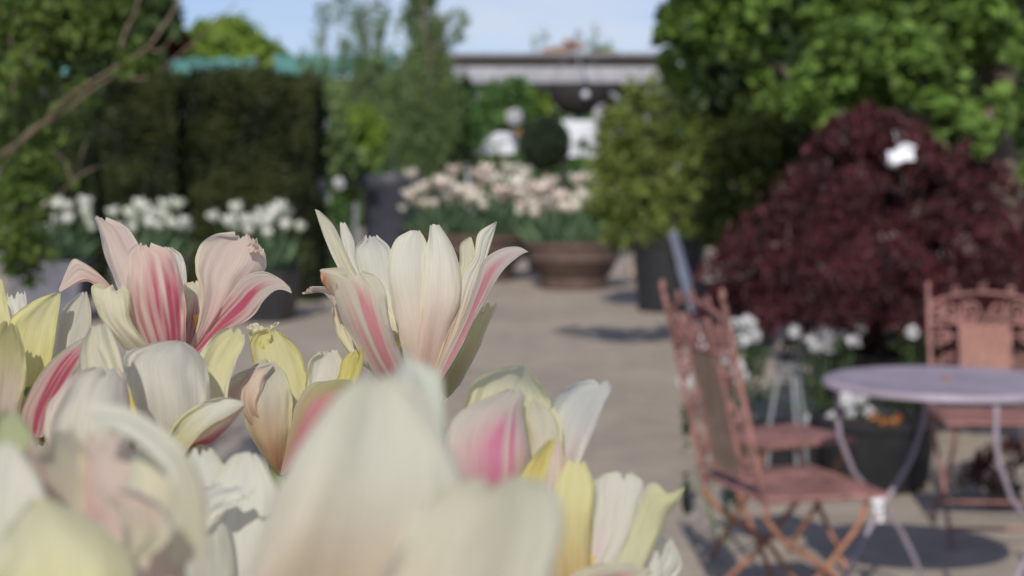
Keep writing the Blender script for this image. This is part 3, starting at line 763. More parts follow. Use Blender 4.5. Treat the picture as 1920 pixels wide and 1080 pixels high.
# leaning white cane
p0 = W(1262, 434, 12.4); p1 = GX(1322, 12.2)
o = MB(); o.tube([p0, p0.lerp(p1, .3), p0.lerp(p1, .302), p0.lerp(p1, .7), p1], [.034, .036, .040, .038, .036], 12); o = o.build('leaning_pole', M_white)
tag(o, 'white pole leaning by the large black pot, behind the wire-backed chair', 'pole')

# ------------------------------------------------------------------ garden chairs
def chair(loc, rz, label, meshm, framem, z_top=1.0, legm=None):
    legm = legm or framem
    root = empty('garden_chair', (loc[0], loc[1], 0), rz); tag(root, label, 'chair', 'folding iron garden chairs')
    hw, zs = .205, .45; yb = -.19; yf = .165
    k = (z_top - zs)
    def bk(z): return yb - .13 * (z - zs) / .55       # back leans
    for s in (-1, 1):
        mb = MB(); mb.tube([(s * hw, yb + .01, zs - .05), (s * hw, bk(zs + k * .35), zs + k * .35), (s * hw * 1.01, bk(z_top - .02), z_top - .02)], .0085, 8)
        bp_ = mb.build('back_post', framem, root)
        MB().ball((s * hw * 1.01, bk(z_top), z_top), .0095, 10, 8, (1, 1, 2.2)).build('finial', framem, bp_)
    z1 = zs + k * .06; z2 = zs + k * .70; z3 = zs + k * .86
    for z in (z1, z2):
        MB().tube([(-hw, bk(z), z), (hw, bk(z), z)], .007, 8).build('cross_rail', framem, root)
    # crown: arch and scrollwork
    mb = MB(); arch = []
    for i in range(17):
        t = i / 16 * 2 - 1; z = z3 + k * .09 * (1 - t * t) ; arch.append((t * hw, bk(z), z))
    mb.tube(arch, .0065, 8)
    mb.build('arched_rail', framem, root)
    mb = MB()
    def scroll(cx, cz, r, turns, a0, sgn=1, rad=.0055, shrink=.75):
        pts = []
        for i in range(22):
            t = i / 21; a = a0 + sgn * turns * 2 * math.pi * t; rr = r * (1 - shrink * t)
            z = cz + rr * math.sin(a); pts.append((cx + rr * math.cos(a), bk(z), z))
        return pts
    zm = (z2 + z3) / 2 + .01
    for s in (-1, 1):
        mb.tube(scroll(s * .045, zm, .036, 1.4, 0, s), .006, 6)
        mb.tube(scroll(s * .12, zm - .003, .036, 1.4, math.pi, s), .006, 6)
        mb.tube(scroll(s * .175, zm, .026, 1.2, math.pi / 2, -s), .005, 6)
        for xx in (.08, .155): mb.tube([(s * xx, bk(z2), z2), (s * xx, bk(z3 + .01), z3 + .012)], .005, 6)
    for q in range(9):
        x = -hw * .8 + q * hw * .2
        mb.tube(scroll(x, z2 + .017, .014, 1, 0), .004, 5)
    # points above the arch
    for s in (-1, 0, 1):
        zz = z3 + k * .09 * (1 - (s * .5) ** 2)
        mb.tube(scroll(s * .1, zz + .020, .016, 1.1, -math.pi / 2, 1 if s >= 0 else -1), .0042, 6)
    mb.build('fretwork', framem, root)
    # woven panel
    pw = .092; mb = MB()
    for s in (-1, 1): mb.tube([(s * pw, bk(z1), z1), (s * pw, bk(z2), z2)], .008, 6)
    mb.build('panel_frame', framem, root)
    mb = MB(); H = z2 - z1; stp = .0115
    i = -H
    while i < 2 * pw:
        for sg in (1, -1):
            # diagonal x = i + t
            t0 = max(0, -i); t1 = min(H, 2 * pw - i)
            if t1 > t0:
                xa, xb = i + t0 - pw, i + t1 - pw
                if sg < 0: xa, xb = -xa, -xb
                mb.tube([(xa, bk(z1 + t0) + .002 * sg, z1 + t0), (xb, bk(z1 + t1) + .002 * sg, z1 + t1)], .0024, 4, caps=False)
        i += stp
    mb.build('woven_panel', meshm, root)
    # side scrolls
    for s in (-1, 1):
        mb = MB(); nsc = 3
        for q in range(nsc):
            z = z1 + (q + .5) * H / nsc; cx_ = s * (pw + hw) / 2
            pts = []
            for j in range(25):
                t = j / 24 * 2 - 1; a = t * math.pi * 1.0
                pts.append((cx_ + s * (.022 * math.cos(a * 1.2) - .004) * (1 if q % 2 else -1), bk(z + t * H / nsc * .42), z + t * H / nsc * .42 + .012 * math.sin(a * 2)))
            mb.tube(pts, .0055, 6)
            mb.tube([(s * pw, bk(z), z), (s * hw, bk(z), z)], .004, 5)
            mb.ball((cx_, bk(z), z), .012, 8, 6)
        mb.build('scrollwork', framem, root)
    # seat
    mb = MB(); vs = []; fs = []; nu = 12
    for i in range(nu + 1):
        for j in range(nu + 1):
            u = i / nu * 2 - 1; v = j / nu * 2 - 1
            wv = hw * (1.0 + .04 * v); x = u * wv; y = (yf + yb) / 2 + v * (yf - yb) / 2 + .02 * (1 - u * u) * (v > .99)
            vs.append((x, y, zs - .012 * (1 - u * u) * (1 - v * v)))
    for i in range(nu):
        for j in range(nu): q = i * (nu + 1) + j; fs.append((q, q + nu + 1, q + nu + 2, q + 1))
    so_ = mb.add(vs, fs).build('seat', framem, root)
    md = so_.modifiers.new('thick', 'SOLIDIFY'); md.thickness = .006
    mb = MB(); mb.tube([(-hw - .003, yb, zs - .006), (hw + .003, yb, zs - .006), (hw * 1.04 + .004, yf, zs - .006), (-hw * 1.04 - .004, yf, zs - .006), (-hw - .003, yb, zs - .006)], .009, 8)
    mb.build('seat_rim', framem, root)
    # crossed legs
    for s in (-1, 1):
        x1 = s * (hw - .004); x2 = s * (hw - .024)
        MB().tube([(x1, yb + .0, zs - .05), (x1, yb + .05, zs - .11), (x1, .02, .23), (x1, yf - .02, .06), (x1, yf + .05, 0.012)], .0082, 8).build('leg', legm, root)
        MB().tube([(x2, yf - .03, zs - .03), (x2, yf - .06, zs - .1), (x2, .0, .23), (x2, yb - .02, .06), (x2, yb - .09, 0.012)], .0082, 8).build('leg', legm, root)
    for (y, z) in ((yf - .01, .07), (yb - .03, .09)):
        MB().tube([(-hw + .01, y, z), (hw - .01, y, z)], .007, 8).build('stretcher', legm, root)
    return root
chair((.80, 4.50), math.radians(17 - 90), 'faded red iron chair turned side-on with a wire-mesh back, beside the open paving', M_mesh, M_chair, 1.0, M_chairrust)
chair((1.765, 5.75), math.radians(176), 'faded red iron chair facing the camera behind the round table, salmon mesh panel', M_meshpink, M_chair, .90)
# stool
root = empty('garden_stool', (.90, 5.3, 0), math.radians(25)); tag(root, 'faded red iron stool seen between the side-on chair and the table', 'stool')
MB().box((0, 0, .45), (.36, .34, .02), bev=.006).build('seat', M_chair, root)
for s in (-1, 1):
    MB().tube([(s * .16, -.15, .44), (s * .16, 0, .22), (s * .16, .18, .012)], .009, 8).build('leg', M_chairrust, root)
    MB().tube([(s * .145, .15, .44), (s * .145, 0, .22), (s * .145, -.18, .012)], .009, 8).build('leg', M_chairrust, root)

# ------------------------------------------------------------------ round table
TC = Vector((1.262, 4.62, 0))
root = empty('garden_table', TC); tag(root, 'round faded lilac iron table on curved crossed legs', 'table')
prof = [(.0, .722), (.012, .722), (.013, .727), (.05, .728), (.33, .726), (.343, .727), (.352, .722), (.355, .716), (.355, .708), (.350, .706), (.346, .709), (.33, .712), (0, .712)]
MB().lathe(prof, seg=80).build('tabletop', M_table, root)
MB().lathe([(0, .735), (.010, .735), (.014, .73), (.014, .7285)], seg=16).build('centre_cap', M_chairrust, root)
lat = Vector((.73, .68, 0)); nrm_ = Vector((-.68, .73, 0))
for s in (-1, 1):
    c = nrm_ * (.215 if s > 0 else -.30)
    fr = empty('leg_frame', (0, 0, 0)); fr.parent = root
    for k, sg in enumerate((-1, 1)):
        off = nrm_ * .012 * sg
        pts = []
        for (l, z) in ((-.215, .70), (-.215, .62), (-.20, .55), (-.13, .44), (0, .335), (.12, .23), (.20, .13), (.25, .05), (.27, .012)):
            pts.append(c + off + lat * (l * sg) + Vector((0, 0, z)))
        MB().tube(pts, .0078, 8).build('leg', M_table, fr)
    MB().ball(tuple(c + Vector((0, 0, .335))), .016, 10, 8).build('rivet', M_table, fr)
# white tag on the leg
o = MB()
o.box((0, 0, -.03), (.026, .004, .05)); o.ball((-.004, -.006, .012), .02, 10, 8, (1, .5, 1)); o = o.build('price_tag', M_white)
cpt = Vector(nrm_ * .215) + TC; o.location = (cpt.x - .015, cpt.y - .03, .335); tag(o, 'small white tag tied where the table legs cross', 'tag')

# ------------------------------------------------------------------ pots and white flowers under the maple
round_pot('nursery_pot', GX(1645, 6.75), .27, .22, .30, M_blackpot, 'wide black pot seen through the crossed table legs, litter on its soil', handles=False)
r_ = empty('leaf_litter', GX(1640, 6.75) + Vector((0, 0, .285))); tag(r_, 'dry orange leaves lying on the soil of the wide black pot', 'dry leaves', kind='stuff')
pp = nr.normal(0, 1, (16, 3)) * np.array([.035, .03, .008]) + np.array([.045, -.13, .015]); leaf_cloud('leaves', M_orange, pp, .045, r_, aspect=.8)
round_pot('nursery_pot', GX(1500, 6.9), .20, .16, .24, M_blackpot, 'small black pot between the stool and the wide black pot')
def cyclamen(px, D, spots, label, mm=M_dark, group='white-flowered pot plants', hw=.16):
    blossom_plant(px, D, spots, label, stemm=mm, leafn=int(2600 * hw), size=.035, hw=hw, group=group)
cyclamen(1395, 7.4, [(1378, 612, 11), (1402, 606, 13), (1412, 630, 12), (1390, 640, 9)], 'white-flowered plant just past the back of the side-on chair')
cyclamen(1540, 7.6, [(1488, 622, 9), (1520, 632, 12), (1545, 622, 14), (1575, 632, 13), (1600, 640, 11), (1615, 615, 8), (1555, 648, 12), (1530, 648, 10)], 'widest white-flowered plant, under the maroon dome')
cyclamen(1712, 7.5, [(1711, 625, 9)], 'single white flower glimpsed under the maroon dome left of the salmon-panel chair'.replace('left of', 'beside'))
cyclamen(1352, 5.7, [(1284, 690, 9), (1282, 715, 9)], 'white flowers seen through the side scrolls of the side-on chair, away from the table', hw=.03)
cyclamen(1372, 5.7, [(1360, 665, 10), (1378, 690, 13), (1388, 705, 9)], 'white flowers seen through the side scrolls of the side-on chair, nearer the table', hw=.06)
cyclamen(1600, 6.95, [(1585, 752, 11), (1612, 745, 12), (1596, 780, 10), (1628, 778, 12), (1560, 785, 8), (1520, 790, 9)], 'cream-flowered plant just below the table edge')
# pale little metal stand (tripod legs)
root = empty('plant_stand', GX(1480, 6.6)); tag(root, 'pale little wire plant stand under the maroon dome', 'plant stand')
for k, (dx, dy) in enumerate(((-.07, 0), (.03, -.05), (.08, .04))):
    MB().tube([(dx * .5, dy * .5, .52), (dx, dy, .3), (dx * 1.2, dy * 1.2, .01)], .009, 7).build('leg', M_steel, root)
MB().lathe([(0, .515), (.05, .515), (.06, .525), (.06, .53), (0, .53)], seg=24).build('plate', M_steel, root)
# ------------------------------------------------------------------ foreground tulips
pm, nt, out = mat('tulip_petal')
pa = N(nt, 'ShaderNodeAttribute', attribute_name='pigment')
tc = N(nt, 'ShaderNodeUVMap'); tc.uv_map = 'along'
mp = N(nt, 'ShaderNodeMapping'); mp.inputs['Scale'].default_value = (22, 1.6, 1)
nv = N(nt, 'ShaderNodeTexNoise', Scale=1.6, Detail=5., Roughness=.6, Distortion=.5)
nt.links.new(tc.outputs[0], mp.inputs[0]); nt.links.new(mp.outputs[0], nv.inputs['Vector'])
rr_ = N(nt, 'ShaderNodeMapRange'); rr_.inputs['From Min'].default_value = .3; rr_.inputs['From Max'].default_value = .7
rr_.inputs['To Min'].default_value = .9; rr_.inputs['To Max'].default_value = 1.05
nt.links.new(nv.outputs['Fac'], rr_.inputs['Value'])
ml = N(nt, 'ShaderNodeVectorMath', operation='SCALE')
nt.links.new(pa.outputs['Color'], ml.inputs[0]); nt.links.new(rr_.outputs[0], ml.inputs['Scale'])
p = N(nt, 'ShaderNodeBsdfPrincipled', Roughness=.6); p.inputs['Specular IOR Level'].default_value = .22
p.inputs['Sheen Weight'].default_value = .12
t = N(nt, 'ShaderNodeBsdfTranslucent'); mx = N(nt, 'ShaderNodeMixShader'); mx.inputs[0].default_value = .58
bp = N(nt, 'ShaderNodeBump', Strength=.4, Distance=.0014); nt.links.new(nv.outputs['Fac'], bp.inputs['Height'])
nt.links.new(ml.outputs[0], p.inputs['Base Color']); nt.links.new(ml.outputs[0], t.inputs['Color']); nt.links.new(bp.outputs[0], p.inputs['Normal'])
nt.links.new(p.outputs[0], mx.inputs[1]); nt.links.new(t.outputs[0], mx.inputs[2]); nt.links.new(mx.outputs[0], out.inputs['Surface'])
M_petal = pm
M_gstem = solid('green_stem', (.17, .23, .09), (.12, .17, .06), .5, 60)
M_anther = solid('anther', (.62, .50, .12), (.45, .34, .07), .8, 200)

CREAM = (.77, .74, .55); WHITE = (.81, .80, .69); YEL = (.76, .69, .24); PALEY = (.78, .75, .40); PEACH = (.60, .40, .24)
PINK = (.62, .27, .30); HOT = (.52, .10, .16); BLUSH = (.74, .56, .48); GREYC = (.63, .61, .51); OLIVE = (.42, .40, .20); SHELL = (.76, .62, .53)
GREEN = (.56, .60, .34)

def crs(P, n):
    """points resampled evenly along a Catmull-Rom curve"""
    P = [np.array(p, float) for p in P]
    Q = [2 * P[0] - P[1]] + P + [2 * P[-1] - P[-2]]; fine = []
    for i in range(1, len(Q) - 2):
        for t in np.linspace(0, 1, 14, endpoint=False):
            a, b, c, d = Q[i - 1], Q[i], Q[i + 1], Q[i + 2]
            fine.append(.5 * ((2 * b) + (-a + c) * t + (2 * a - 5 * b + 4 * c - d) * t * t + (-a + 3 * b - 3 * c + d) * t ** 3))
    fine.append(P[-1]); fine = np.array(fine)
    s = np.concatenate([[0], np.cumsum(np.linalg.norm(np.diff(fine, axis=0), axis=1))])
    tt = np.linspace(0, s[-1], n)
    return np.stack([np.interp(tt, s, fine[:, k]) for k in range(fine.shape[1])], 1)

def sm(x, a, b):
    t = np.clip((x - a) / (b - a), 0, 1); return t * t * (3 - 2 * t)

PSEED = [0]
def petal(root, D, L, R, d=(0, 0, 0), bulge=0., base=CREAM, tip=None, edge=None, flame=None, wave=.10, tilt=0., tilt2=None, name='petal', streak=1.0, curl=0., blot=None, fold=0., ff=4.):
    """one petal. L, R: its two edges from base to tip, seen from the photo's side; d: depth (cm from the
    flower's own distance D) at base, middle, tip; bulge: cm the middle stands back (+) or forward (-) of the edges"""
    PSEED[0] += 1; sd = PSEED[0] * 3.7
    nv_, nu_ = 44, 27
    Lp = crs(L, nv_); Rp = crs(R, nv_)
    v = np.linspace(0, 1, nv_)[:, None]; u = np.linspace(-1, 1, nu_)[None, :]
    su = np.sin(u * 1.25) / math.sin(1.25)
    t = (su + 1) / 2
    X = Lp[:, 0:1] * (1 - t) + Rp[:, 0:1] * t; Y = Lp[:, 1:2] * (1 - t) + Rp[:, 1:2] * t
    dd = (d[0] * (1 - v) * (1 - 2 * v) + 4 * d[1] * v * (1 - v) + d[2] * v * (2 * v - 1))
    prof = np.sin(math.pi * np.clip(v * .85 + .1, 0, 1)) ** .7
    bulge *= .5; wave = wave * 2.6; fold = fold if fold else .16 * abs(bulge) + .05
    tl = tilt if tilt2 is None else tilt * (1 - v) + tilt2 * v
    dep = dd + bulge * (1 - u * u) * prof + tl * u
    # midrib crease and ripples
    dep = dep + (-np.sign(bulge) if bulge else 1) * .05 * np.exp(-(u / .12) ** 2) * prof
    rp = np.zeros((nv_, nu_))
    for j in range(nv_):
        for i in range(nu_):
            uu = u[0, i]; vv = v[j, 0]
            e = abs(uu) ** 2 * .8 + .25 * vv + .1
            rp[j, i] = mnoise.noise(Vector((uu * 1.5 + sd, vv * 3.2, sd))) * e + .35 * mnoise.noise(Vector((uu * 6 + sd, vv * 5, sd * 2))) * e
    dep = dep + wave * 2.2 * rp * np.sin(math.pi * np.clip(v, 0, 1) * .9 + .1)
    dep = dep + curl * np.abs(u) ** 3 * sm(v, .3, 1.)
    dep = dep + fold * np.sin(u * ff + v * 1.5 + sd) * prof
    # ragged rim
    rag = np.array([mnoise.noise(Vector((uu * 1.3 + sd, 1.7, sd))) for uu in u[0]])[None, :]
    w_ = sm(v, .75, 1.)
    # rims: frilled along the sides, notched at the tip, edges flaring back
    rim = np.abs(u) ** 5 * prof
    fr_ = np.zeros((nv_, 2))
    for j in range(nv_):
        for k in (0, 1):
            fr_[j, k] = mnoise.noise(Vector((v[j, 0] * 7, sd + k * 5, 0))) + .5 * mnoise.noise(Vector((v[j, 0] * 16, sd + k * 5, 3)))
    side = np.where(u < 0, fr_[:, 0:1], fr_[:, 1:2])
    dep = dep + rim * (side * .28 - np.sign(bulge if bulge else 1) * .12)
    X = X + np.sign(u) * rim * side * np.abs(Rp[:, 0:1] - Lp[:, 0:1]) * .035
    nt_ = np.array([abs(mnoise.noise(Vector((uu * 2.2, sd, 9)))) * 1.2 + .10 * abs(mnoise.noise(Vector((uu * 5, sd, 9)))) for uu in u[0]])[None, :]
    ns = random.Random(int(sd * 10)); notch = np.zeros((1, nu_))
    endw = float(abs(Rp[-1, 0] - Lp[-1, 0]))
    if endw > 22:
        for _ in range(2 if endw < 70 else 3):
            cu = ns.uniform(-.8, .8); dpt = ns.uniform(.10, .34) * min(endw, 60)
            notch = notch + dpt * np.clip(1 - np.abs(u - cu) / ns.uniform(.2, .34), 0, 1)
    wid = np.abs(Rp[:, 0:1] - Lp[:, 0:1]) + np.abs(Rp[:, 1:2] - Lp[:, 1:2])
    sp = wid[-1, 0]
    Y = Y + rag * w_ * sp * .12 + nt_ * sm(v, .7, 1.) * min(60., sp) * .45 + notch * sm(v, .86, 1.)
    # pigment
    def C(c): return np.array(c)[None, None, :]
    tip = tip or base
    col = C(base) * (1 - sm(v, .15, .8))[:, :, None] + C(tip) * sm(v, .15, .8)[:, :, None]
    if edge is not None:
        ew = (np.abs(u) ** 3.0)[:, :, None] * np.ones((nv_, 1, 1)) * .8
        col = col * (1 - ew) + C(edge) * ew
    stn = np.zeros((nv_, nu_))
    for j in range(nv_):
        for i in range(nu_):
            stn[j, i] = mnoise.noise(Vector((u[0, i] * 7 + sd, v[j, 0] * 1.1, sd))) + .5 * mnoise.noise(Vector((u[0, i] * 17 + sd, v[j, 0] * 1.6, sd)))
    if flame is not None:
        fc, fu, fw, v0, v1, amt = flame   # colour, centre, width, starts, fades out by, strength
        cen = fu if not hasattr(fu, '__len__') else fu[0] * (1 - v) + fu[1] * v
        wv = fw * (1.15 - .85 * np.clip((v - v0) / max(.01, v1 - v0), 0, 1)) + .02
        m = np.exp(-((u - cen) / wv) ** 2 * 1.3) * (1 - sm(v, v0, v1)) * amt
        m = np.clip(m * (1 + streak * 1.6 * stn), 0, 1)[:, :, None]
        col = col * (1 - m) + C(fc) * m
    if blot is not None:
        bc, bu, bv, br, ba = blot
        m = np.clip(np.exp(-(((u - bu) / br) ** 2 + ((v - bv) / br) ** 2)) * ba * (1 + .6 * stn), 0, 1)[:, :, None]
        col = col * (1 - m) + C(bc) * m
    col = col * (1 + .05 * stn[:, :, None])
    vs = []
    for j in range(nv_):
        for i in range(nu_):
            Dp = D + dep[j, i] * .01
            # keep real size: offsets in x,y are measured at the flower's own distance
            vs.append(W(X[j, i], Y[j, i], D) + (W(X[j, i], Y[j, i], Dp) - W(X[j, i], Y[j, i], D)))
    org = root.location
    vs = [tuple(q - org) for q in vs]
    fs = [(j * nu_ + i, j * nu_ + i + 1, (j + 1) * nu_ + i + 1, (j + 1) * nu_ + i) for j in range(nv_ - 1) for i in range(nu_ - 1)]
    me = bpy.data.meshes.new(name); me.from_pydata(vs, [], fs)
    ca = me.color_attributes.new('pigment', 'FLOAT_COLOR', 'POINT')
    cc = np.concatenate([np.clip(col, 0, .9), np.ones((nv_, nu_, 1))], 2).reshape(-1).astype(np.float32)
    ca.data.foreach_set('color', cc)
    uv = me.uv_layers.new(name='along'); li = np.zeros(len(me.loops), np.int32); me.loops.foreach_get('vertex_index', li)
    U = np.broadcast_to(u + sd, (nv_, nu_)).reshape(-1); V_ = np.broadcast_to(v, (nv_, nu_)).reshape(-1)
    uv.data.foreach_set('uv', np.stack([U[li], V_[li]], 1).reshape(-1).astype(np.float32))
    me.polygons.foreach_set('use_smooth', [True] * len(me.polygons)); me.materials.append(M_petal); me.update()
    o = bpy.data.objects.new(name, me); COL.objects.link(o); o.parent = root
    md = o.modifiers.new('smooth', 'SUBSURF'); md.levels = 1; md.render_levels = 1
    return o

SOIL_Z = .80
def bloom(px, py, D, label, stem=True, foot=None, pist=True):
    """a tulip rooted in the bowl; (px, py) is where the flower joins its stem"""
    j = W(px, py, D)
    if foot is None: foot = (j.x * .82, min(1.02, max(.30, j.y * .95)))
    root = empty('tulip', (foot[0], foot[1], SOIL_Z)); tag(root, label, 'tulip', 'big cream and pink tulips filling the foreground')
    jl = j - root.location
    s = MB(); s.tube([(0, 0, 0), (jl.x * .3 + .006, jl.y * .3, jl.z * .4), (jl.x * .8, jl.y * .8, jl.z * .8), tuple(jl), tuple(jl + Vector((0, 0, .008)))], [.0045, .0042, .004, .0045, .006], 10)
    s.build('stem', M_gstem, root)
    for k in range(2):
        l = MB(); blade(l, (0, 0, 0), rnd.uniform(0, 6.28), rnd.uniform(.16, .22), .022, rnd.uniform(.3, .7)); set_tone(l.build('leaf', M_tleaf, root))
    if pist:
        jl = jl + Vector((0, .016, -.006))
        q = MB(); q.tube([tuple(jl + Vector((0, 0, z))) for z in (.004, .012, .024, .028)], [.004, .0045, .004, .0055], 8); q.build('pistil', M_gstem, root)
        for k in range(6):
            a = k * 1.047; q = MB(); e = jl + Vector((math.cos(a) * .011, math.sin(a) * .011, .02))
            q.tube([tuple(jl + Vector((math.cos(a) * .003, math.sin(a) * .003, .002))), tuple(e), tuple(e + Vector((0, 0, .012)))], [.0008, .001, .0018], 6); q.build('stamen', M_anther, root)
    return root

# --- A: streaked pink tulip, left of centre
A = bloom(318, 690, .82, 'heavily crimson-streaked tulip with split pink petals')
petal(A, .82, [(292, 680), (240, 580), (210, 515), (194, 470), (186, 432), (177, 404)], [(330, 660), (312, 560), (290, 500), (262, 462), (238, 425), (200, 406)], (1, 2.6, 3.2), .6, SHELL, SHELL, WHITE, (PINK, .5, .6, .3, .95, .6), tilt=.5)
petal(A, .82, [(335, 680), (345, 600), (352, 565), (342, 545), (345, 528)], [(368, 665), (376, 600), (380, 560), (382, 535), (368, 524)], (.5, 1.6, 2.2), .5, BLUSH, CREAM, None, (HOT, .1, .6, .3, 1.0, .85))
petal(A, .82, [(300, 680), (296, 600), (300, 520), (305, 470), (308, 462)], [(345, 670), (352, 590), (350, 520), (342, 480), (322, 463)], (.5, 2.4, 2.6), .4, BLUSH, WHITE, None, (PINK, 0, .6, .2, .8, .7), wave=.3)
petal(A, .82, [(350, 670), (372, 600), (374, 545), (366, 505), (374, 462), (398, 440), (440, 431)], [(372, 660), (415, 600), (462, 540), (497, 508), (499, 480), (491, 462), (474, 440)], (0, 1.0, 1.6), -.9, BLUSH, SHELL, CREAM, (PINK, .6, .6, .1, .8, .6), tilt=.6, wave=.14, streak=1.1)
petal(A, .82, [(462, 462), (472, 452), (478, 440)], [(468, 478), (483, 472), (495, 466)], (.7, .6, .5), -.1, SHELL, SHELL, name='petal', wave=.2)
petal(A, .82, [(360, 662), (398, 600), (430, 552), (455, 520), (492, 508), (524, 520), (543, 536)], [(364, 668), (415, 628), (470, 596), (496, 562), (516, 544), (532, 542), (547, 548)], (-.3, -.8, -1.6), .5, BLUSH, (.66, .58, .50), None, (HOT, (.1, -.1), .62, .35, 1.0, 1.0), tilt=-.3)
petal(A, .82, [(262, 672), (238, 600), (214, 545), (180, 508), (150, 489), (134, 488), (110, 542)], [(285, 670), (262, 610), (236, 566), (206, 545), (178, 534), (158, 528), (112, 547)], (0, -.6, -1.0), -.5, SHELL, SHELL, CREAM, (PINK, .6, .5, .6, 1.0, .75))
petal(A, .82, [(286, 676), (250, 600), (240, 550), (240, 500), (242, 468), (258, 452)], [(345, 672), (350, 600), (345, 540), (334, 500), (322, 470), (285, 454)], (-.6, -1.4, -.8), -1.0, BLUSH, SHELL, SHELL, (HOT, (.1, .2), 1.0, .3, 1.05, .95), wave=.22, streak=1.3)
petal(A, .82, [(262, 690), (222, 640), (190, 600), (174, 560), (172, 532), (196, 524)], [(318, 680), (272, 640), (246, 600), (246, 570), (244, 545), (232, 530)], (-.6, -2.0, -1.4), -.8, CREAM, CREAM, GREEN, (HOT, .9, .25, .0, .35, .9))

# --- F: the tall white tulip in the middle
F = bloom(765, 740, .79, 'tall wide-open white tulip with pink-striped outer petals')
petal(F, .79, [(740, 690), (668, 560), (632, 500), (606, 440), (592, 396), (590, 391)], [(775, 690), (700, 560), (662, 500), (640, 450), (622, 416), (598, 394)], (1, 2.6, 3.0), .4, CREAM, CREAM, WHITE)
petal(F, .79, [(748, 690), (690, 570), (655, 500), (640, 450), (637, 414)], [(785, 690), (720, 560), (672, 500), (664, 450), (650, 418)], (1, 2.8, 3.4), .4, CREAM, WHITE)
petal(F, .79, [(750, 690), (700, 580), (672, 510), (664, 462), (682, 436)], [(800, 690), (760, 580), (742, 510), (735, 466), (708, 438)], (1, 2.6, 2.6), .7, CREAM, WHITE, None, (PALEY, 0, .7, .2, .9, .4))
petal(F, .79, [(765, 700), (745, 620), (730, 545), (727, 490), (742, 448), (770, 430)], [(812, 700), (812, 620), (808, 540), (806, 480), (798, 450), (786, 431)], (.4, .2, .6), -.8, (.78, .66, .54), WHITE, CREAM, (BLUSH, 0, .8, .0, .5, .35), tilt=.2)
petal(F, .79, [(775, 702), (785, 620), (790, 540), (796, 480), (803, 445), (806, 421)], [(830, 700), (846, 620), (864, 560), (862, 500), (846, 455), (824, 421)], (.3, -.1, .9), -.9, BLUSH, WHITE, CREAM, (BLUSH, -.1, .7, .0, .55, .35), tilt=.3)
petal(F, .79, [(800, 690), (835, 600), (852, 540), (861, 490), (862, 458), (878, 444)], [(830, 690), (868, 600), (884, 540), (892, 500), (890, 466), (884, 444)], (1, 2.2, 2.6), .3, CREAM, CREAM, PALEY)
petal(F, .79, [(812, 700), (840, 610), (856, 550), (866, 512), (888, 480), (897, 436), (930, 415)], [(822, 704), (856, 640), (880, 585), (900, 530), (914, 480), (926, 440), (932, 416)], (-.2, .4, 1.2), -.3, BLUSH, WHITE, PALEY, (PALEY, .2, .6, .2, .9, .3), tilt=.2)
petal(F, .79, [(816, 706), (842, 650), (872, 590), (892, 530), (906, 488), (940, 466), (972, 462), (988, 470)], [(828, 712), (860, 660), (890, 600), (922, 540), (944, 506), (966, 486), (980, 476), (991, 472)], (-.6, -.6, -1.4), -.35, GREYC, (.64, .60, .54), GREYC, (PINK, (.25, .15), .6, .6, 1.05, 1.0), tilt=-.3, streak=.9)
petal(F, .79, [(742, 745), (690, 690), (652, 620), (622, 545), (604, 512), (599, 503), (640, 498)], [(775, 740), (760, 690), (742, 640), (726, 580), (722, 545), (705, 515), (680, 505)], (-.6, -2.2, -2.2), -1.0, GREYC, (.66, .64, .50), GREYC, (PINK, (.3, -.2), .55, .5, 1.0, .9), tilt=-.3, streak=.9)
petal(F, .79, [(610, 540), (602, 524), (601, 506)], [(634, 560), (630, 520), (622, 500)], (-1.8, -2.2, -1.8), .3, PEACH, (.8, .4, .24), name='petal')
petal(F, .79, [(672, 680), (640, 640), (624, 600), (622, 570), (604, 548), (566, 548)], [(700, 690), (668, 640), (652, 600), (640, 565), (616, 538), (585, 534)], (0, 1.0, -.2), .4, CREAM, SHELL, WHITE)
petal(F, .79, [(700, 700), (650, 660), (628, 620), (622, 585), (624, 572)], [(730, 700), (690, 655), (668, 625), (648, 596), (636, 580)], (.5, 1.2, 1.2), .3, PALEY, PALEY)
petal(F, .79, [(826, 755), (828, 700), (850, 660), (880, 610), (896, 578), (905, 566)], [(832, 757), (862, 722), (885, 680), (905, 636), (920, 596), (932, 567)], (.6, 1.8, 2.4), .5, OLIVE, (.70, .66, .36), WHITE, (YEL, -.4, .4, .0, .8, .4))

# --- E: yellow and peach tulip between the two
E = bloom(525, 888, .74, 'peach and yellow tulip between the crimson-streaked and the tall white tulip')
petal(E, .74, [(525, 860), (500, 780), (480, 700), (468, 650), (478, 624), (500, 616)], [(560, 860), (572, 780), (578, 720), (570, 680), (550, 640), (520, 618)], (1, 2.2, 2.4), .8, PALEY, PALEY, YEL, tilt=.2)
petal(E, .74, [(545, 860), (566, 760), (574, 705), (582, 672), (600, 655)], [(575, 860), (610, 770), (640, 715), (645, 680), (632, 652)], (1, 2.4, 2.6), .5, CREAM, WHITE, PALEY)
petal(E, .74, [(560, 850), (600, 770), (632, 710), (640, 675), (655, 658)], [(590, 850), (640, 770), (672, 712), (682, 672), (680, 645)], (.8, 1.8, 2.0), .4, YEL, YEL, OLIVE)
petal(E, .74, [(505, 860), (470, 800), (452, 762), (452, 720), (470, 690), (508, 678)], [(520, 850), (492, 790), (482, 760), (490, 735), (500, 708), (513, 684)], (-.2, -1.8, -1.0), -.4, PEACH, SHELL, WHITE)
petal(E, .74, [(518, 890), (490, 850), (462, 800), (462, 740), (470, 690), (490, 672)], [(530, 886), (540, 830), (548, 780), (546, 735), (536, 700), (515, 674)], (-.4, -1.4, -.2), -1.0, PEACH, GREYC, PALEY, ((.55, .25, .12), .1, .6, .0, .35, .8))
